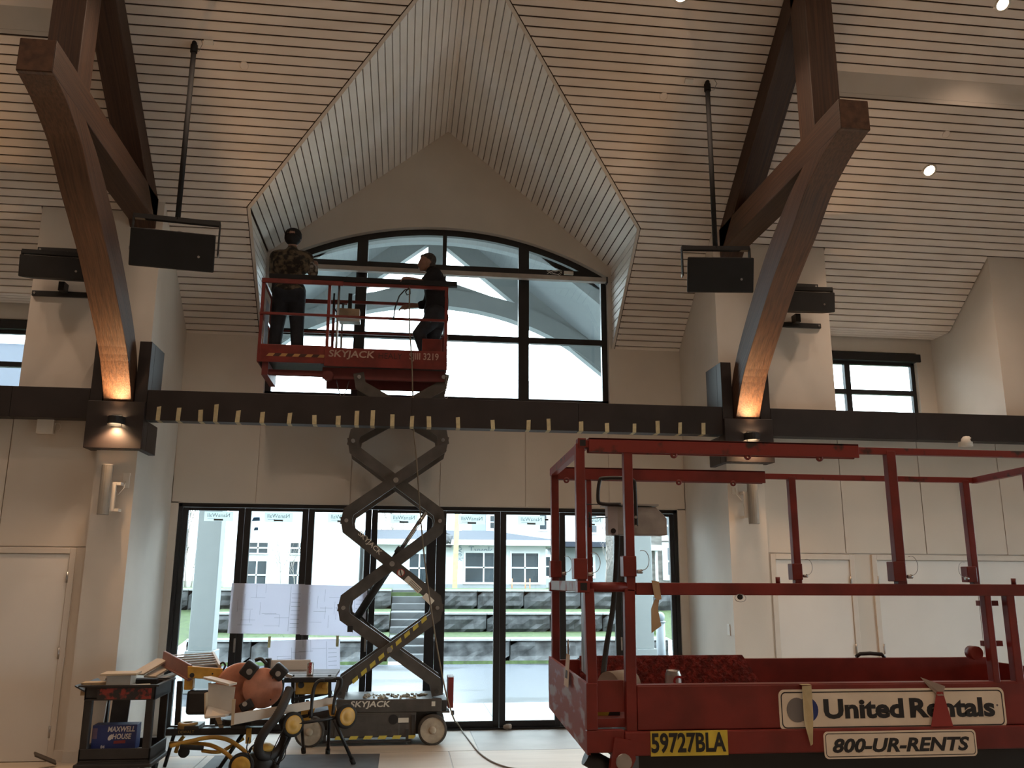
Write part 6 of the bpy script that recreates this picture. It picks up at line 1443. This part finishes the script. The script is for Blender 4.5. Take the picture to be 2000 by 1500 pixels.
MB().box(T_(360, 1325, YLd-.2), T_(380, 1345, YLd-.1)).build('top_foot', 'yellow', ld, bevel=.01)
tub([T_(430, 1297, YLd-.2), T_(436, 1294, YLd-.2), T_(440, 1300, YLd-.2), T_(437, 1308, YLd-.2), T_(443, 1312, YLd-.2)], .009, 'spreader_hook', 'black', ld)
for x, y in ((352, 1352), (420, 1356)): MB().bar(T_(x, y-22, YLd), V((T_(x, y, YLd).x, YLd, bz1)), .05, .04).build('rest_leg', 'dgrey', ld)
# ---------- pale MDF box section and long trim plank
YMd = 8.72
mb_ = empty('mdf_assembly', (T_(430, 1400, YMd).x, YMd, T_(430, 1402, YMd).z), 'open pale fibreboard box section resting by the mitre saw', 'wood offcut')
c = [T_(406, 1322, YMd), T_(461, 1333, YMd), T_(455, 1392, YMd), T_(402, 1398, YMd)]
MB().prism([T_(407, 1334, YMd), T_(459, 1342, YMd), T_(454, 1392, YMd), T_(406, 1378, YMd)], (0, .018, 0)).build('web_board', 'mdf', mb_)
MB().prism([T_(396, 1326, YMd-.02), T_(447, 1340, YMd-.14), T_(463, 1337, YMd-.02), T_(412, 1324, YMd+.1)], (0, 0, .018)).build('top_board', 'mdf', mb_)
MB().prism([T_(406, 1378, YMd), T_(454, 1392, YMd), T_(440, 1396, YMd-.2), T_(400, 1400, YMd-.2)], (0, 0, -.018)).build('bottom_board', 'mdf', mb_)
MB().prism([T_(399, 1354, YMd-.06), T_(404, 1352, YMd), T_(404, 1400, YMd), T_(399, 1402, YMd-.06)], (.012, 0, 0)).build('end_strip', 'mdfe', mb_)
MB().bar(V((T_(425, 1402, YMd).x, YMd, T_(425, 1400, YMd).z)), V((T_(425, 1402, YMd).x, YS-.04, bz1+.01)), .04, .02).build('prop_batten', 'pine', mb_)
q0, q1 = T_(455, 1394, 8.62), T_(650, 1372, 8.98)
pk = empty('trim_plank', (q0+q1)/2, 'long white primed plank sloping from the mitre saw to the table saw stand', 'trim board')
MB().prism([T_(455, 1394, 8.62), T_(652, 1362, 9.0), T_(652, 1376, 9.0), T_(455, 1416, 8.62)], (0, .016, 0)).build('plank_face', 'mdf', pk)
MB().prism([T_(453, 1366, 8.615), T_(459, 1366, 8.615), T_(457, 1416, 8.615), T_(451, 1417, 8.615)], (0, .03, 0)).build('end_block', 'mdfe', pk)
# ---------- table saw on folding stand
YTs = 9.30
ts = empty('table_saw', (T_(610, 1400, YTs).x, YTs, 0), 'yellow and black table saw on a folding wheeled stand', 'table saw')
tz = T_(600, 1322, YTs-.28).z; tx0, tx1 = T_(556, 1322, YTs-.2).x, T_(654, 1316, YTs-.28).x
MB().box((tx0-.06, YTs-.28, tz-.03), (tx1, YTs+.46, tz)).build('table_top', mat('saw_table_grey', (.16, .145, .13), .4, var=.12, scale=14), ts, bevel=.004)
for k in range(2): MB().box((tx0-.04, YTs-.18+.2*k, tz), (tx1-.01, YTs-.165+.2*k, tz+.0012)).build('mitre_slot', 'black', ts)
MB().box((tx0-.06, YTs-.30, tz-.05), (tx1+.02, YTs-.28, tz-.005)).build('front_rail', 'black', ts, bevel=.004)
f0, f1 = T_(527, 1296, YTs+.28), T_(606, 1286, YTs+.34)
MB().box((T_(527, 1300, YTs+.38).x, YTs+.38, tz+.001), (T_(606, 1300, YTs+.38).x, YTs+.42, tz+.10)).build('rip_fence', 'mdf', ts, bevel=.004); MB().box((T_(516, 1300, YTs+.36).x, YTs+.35, tz-.02), (T_(528, 1300, YTs+.36).x, YTs+.44, tz+.12)).build('fence_lock', 'black', ts, bevel=.01)
yb0, yb1 = T_(577, 1350, YTs-.22), T_(642, 1318, YTs-.22)
bz_ = T_(610, 1356, YTs-.22).z
MB().box((yb0.x, YTs-.24, bz_), (yb1.x, YTs+.2, tz-.05)).build('saw_body', 'yellow', ts, bevel=.01)
MB().box((T_(598, 1322, YTs-.24).x, YTs-.246, T_(600, 1325, YTs-.24).z), (T_(622, 1322, YTs-.24).x, YTs-.238, tz-.05)).build('body_slot', 'inkb', ts)
MB().cyl(T_(588, 1338, YTs-.246), T_(588, 1338, YTs-.235), .03, 16).build('hand_hole', 'inkb', ts); MB().lathe(T_(634, 1340, YTs-.25), (0, 1, 0), [(.02, -.02), (.028, -.02), (.028, .02), (.02, .02)], 16).build('adjust_knob', 'yellow', ts)
for x in (572, 644): MB().bar(T_(x, 1318, YTs-.22), T_(x, 1372, YTs-.2), .03, .03).build('frame_post', 'black', ts)
MB().bar(T_(575, 1366, YTs-.2), T_(648, 1352, YTs-.1), .03, .03).build('frame_tube', 'black', ts); MB().bar(T_(575, 1378, YTs-.2), T_(650, 1366, YTs-.1), .025, .025).build('frame_tube', 'black', ts)
# stand: handle loop, yellow brackets, wheels, legs
YHs = 8.92
tub([T_(607, 1402, YHs), T_(609, 1370, YHs), T_(614, 1342, YHs), T_(623, 1330, YHs), T_(634, 1328, YHs)], .017, 'handle_tube', 'black', ts)
tub([T_(634, 1328, YHs), T_(648, 1327, YHs), T_(656, 1325, YHs)], .012, 'handle_bar', 'black', ts)
tub([T_(656, 1325, YHs), T_(666, 1327, YHs), T_(665, 1342, YHs), T_(655, 1360, YHs), T_(650, 1396, YHs)], .017, 'handle_tube', 'black', ts)
for a, b, c_, d in (((588, 1388), (617, 1380), (604, 1409), (587, 1406)), ((640, 1378), (655, 1375), (660, 1400), (644, 1398))):
    MB().prism([T_(*a, YHs+.02), T_(*b, YHs+.02), T_(*c_, YHs+.02), T_(*d, YHs+.02)], (0, .04, 0)).build('yellow_bracket', 'yellow', ts, bevel=.004)
w0, w1 = T_(571, 1415, YHs-.12), T_(676, 1399, YHs+.06)
ax_ = (w1-w0).normalized()
MB().cyl(w0, w1, .014, 10).build('axle', 'black', ts)
for wv, s in ((w0, -1), (w1, -1)):
    d = V((.55, -.83, .05))
    w_ = MB().lathe(wv, d, [(.085, -.03), (.105, -.028), (.112, -.015), (.112, .015), (.105, .028), (.085, .03)], 26, caps=False).build('wheel', 'rubber', ts); MB().lathe(wv, d, [(.086, .024), (.082, .031), (.055, .027), (.03, .029), (.02, .036), (.001, .036)], 26).build('rim', 'yellow', w_)
def leg(p, q): 
    MB().cyl(p, q, .017, 10).build('stand_leg', 'black', ts); d = (q-p).normalized(); MB().cyl(q-d*.06, q, .024, 10).build('leg_foot', 'rubber', ts)
f_ = lambda x, y: atZ(x, y, .012)
leg(T_(652, 1405, YHs), f_(691, 1492)); leg(T_(568, 1435, YHs), V((f_(536, 1507).x, f_(536, 1507).y, .012))); leg(T_(588, 1400, 9.4), f_(593, 1470)); leg(T_(645, 1380, YTs), f_(640, 1472))
MB().bar(T_(587, 1400, YHs+.03), T_(650, 1388, YHs+.05), .03, .03).build('frame_tube', 'black', ts)
MB().bar(T_(605, 1395, YHs), T_(600, 1370, YTs-.15), .03, .03).build('frame_tube', 'black', ts); MB().bar(T_(652, 1385, YHs), T_(648, 1362, YTs-.1), .03, .03).build('frame_tube', 'black', ts)
for k in range(4): MB().bar(T_(612+8*k, 1372-2*k, YTs-.1), T_(640+3*k, 1362-2*k, YTs+.1), .008, .008).build('wire_shelf', 'steel', ts)
# soda can on the saw table
p = V((T_(606, 1306, YTs-.16).x, YTs-.16, tz+.0015)); tc2 = can(p, .033, .122, 'red and silver soda can on the table saw', msilver)
text('coke', 'can_lettering', bpy.data.materials['can_red'], tc2, p+V((0, -.0345, .075)), (0, 0, 1), (-1, 0, 0), .05, .001, bold=.002)
# ---------- big black vacuum hose
hp = [T_(566, 1345, YHs-.1), T_(556, 1370, YHs-.18), T_(540, 1400, YHs-.22), T_(520, 1425, YHs-.22), T_(506, 1450, YHs-.2), T_(506, 1470, YHs-.16), T_(516, 1477, YHs-.1), T_(535, 1474, YHs-.02), T_(552, 1452, YHs+.04), T_(557, 1425, YHs+.08), T_(549, 1402, YHs+.12), T_(538, 1398, YHs+.16)]
hpts = spline(hp, 14); hpts2 = []
tag(MB().tube(hpts, [.040+(.004 if i % 2 else 0) for i in range(len(hpts))], 14).build('vacuum_hose', mat('hose_black', (.035, .030, .027), .7, var=.1)), 'thick black ribbed vacuum hose looping down from the saw', 'hose')
# small vacuum / grinder on the floor
gp = V((T_(512, 1490, YHs-.02).x, YHs+.02, .0)); gv = empty('shop_vacuum', gp, 'small dusty yellow shop vacuum under the hose', 'vacuum')
MB().lathe(gp+V((0, 0, .03)), (0, 0, 1), [(.12, 0), (.13, .02), (.13, .12), (.10, .15)], 24).build('drum', 'dgrey', gv); MB().lathe(gp+V((0, 0, .18)), (0, 0, 1), [(.10, 0), (.105, .03), (.06, .06), (.001, .065)], 24).build('motor_cover', 'yellow', gv)
for a in (0, 2.1, 4.2): MB().cyl(gp+V((.1*math.cos(a), .1*math.sin(a), .0)), gp+V((.1*math.cos(a), .1*math.sin(a), .035)), .02, 10).build('caster', 'rubber', gv)
# thin cords
for pts, lb in (([(486, 1440), (482, 1462), (489, 1480), (492, 1496)], 'thin black cord hanging beside the mitre saw stand'), ([(555, 1420), (538, 1455), (529, 1478), (540, 1490), (556, 1478), (558, 1450)], 'thin black power cord hanging below the vacuum hose')):
    tag(MB().tube(spline([T_(x, y, YHs-.25) for x, y in pts], 6), .005, 6).build('power_cord', 'rubber'), lb, 'cord', 'tool power cords')
# ---------- dark mat, floor scraps
m0, m1_ = atZ(742, 1474, 0), atZ(530, 1474, 0)
tag(MB().prism([atZ(742, 1473, .0046), atZ(420, 1477, .0046), V((atZ(420, 1477, .0046).x, 7.8, .0046)), V((atZ(738, 1500, .0046).x, 7.8, .0046))], (0, 0, .006)).build('floor_mat', mat('dark_grey_mat', (.10, .105, .11), .7, var=.2, scale=3)), 'dark grey mat on the floor under the saw stands', 'mat')
p = atZ(990, 1424, .005); q = MB(); q.ball(p+V((0, -.05, .03)), .035, (1.6, .8, .8), 10, 6)
for i, v_ in enumerate(q.v): q.v[i] = v_+V((random.uniform(-.015, .015), random.uniform(-.01, .01), random.uniform(-.002, .012)))
tag(q.build('paper_scrap', 'mdf'), 'crumpled white paper scrap at the glass door sill', 'paper scrap')
plank(atZ(95, 1488, .04)+V((0, -.1, .05)), (.22, .08, .015), .5, .3, .5, m='grey', label='scuffed grey scrap leaning at the door jamb', name='panel_offcut', cat='scrap')
# ================================================================== DOWNLIGHTS
mlamp = mat('lamp_lens', (1, .9, .75), .4, emit=(1.0, .80, .58), estr=30)
def downlight(p, label, power=DOWN_W, n=nrm, seen=True):
    t = empty('downlight', p, label, 'ceiling light', 'recessed downlights')
    p = V(p)
    MB().lathe(p, -n, [(.062, -.002), (.085, -.002), (.085, .008), (.062, .008)], 24, caps=False).build('trim_ring', 'white', t)
    MB().lathe(p, -n, [(.060, .0005), (.060, .002)], 20).build('lens', mlamp, t)
    l = light('bulb', 'SPOT', p-n*.05+V((0, 0, -.02)), t, energy=power, color=WARM, spot_size=R(115), spot_blend=.8, shadow_soft_size=.06)
    return t
nd_ = V((0, SL, 1)).normalized()
downlight(onplane(1815, 333, zs), 'glowing downlight in the lower slope past the right truss')
downlight(onplane(1958, 8, zc), 'glowing downlight above the pale ceiling step')
downlight(onplane(1330, -9, zc), 'glowing downlight between the dormer and the right truss')
a = onplane(1815, 333, zs); b = onplane(1958, 8, zc); c = onplane(1330, -9, zc)
extra = [(2*AX-a.x, a.y, a.z), (2*AX-b.x, b.y, zc(b.y)), (2*AX-c.x, c.y, c.z)]
for y in (5.6, 3.6):
    for x in (-5.2, -1.8, 2.65, 6.0): extra.append((x, y, zc(y)))
for y in (1.0, -1.5, -4.0):
    for x in (-5.2, .42, 6.0): extra.append((x, y, hallz(y)))  # unseen rows added behind the camera to light the foreground lift
for e in extra:
    nn = nrm if e[1] > YR else V((0, -SL, 1)).normalized()
    downlight(e, 'round unseen downlight added in the roof slope to light the hall', n=nn, power=DOWN_W*(.65 if e[0] < -3 else 1) if e[1] > 6.5 else DOWN_W*(.42 if e[1] > 2 else 1.7))
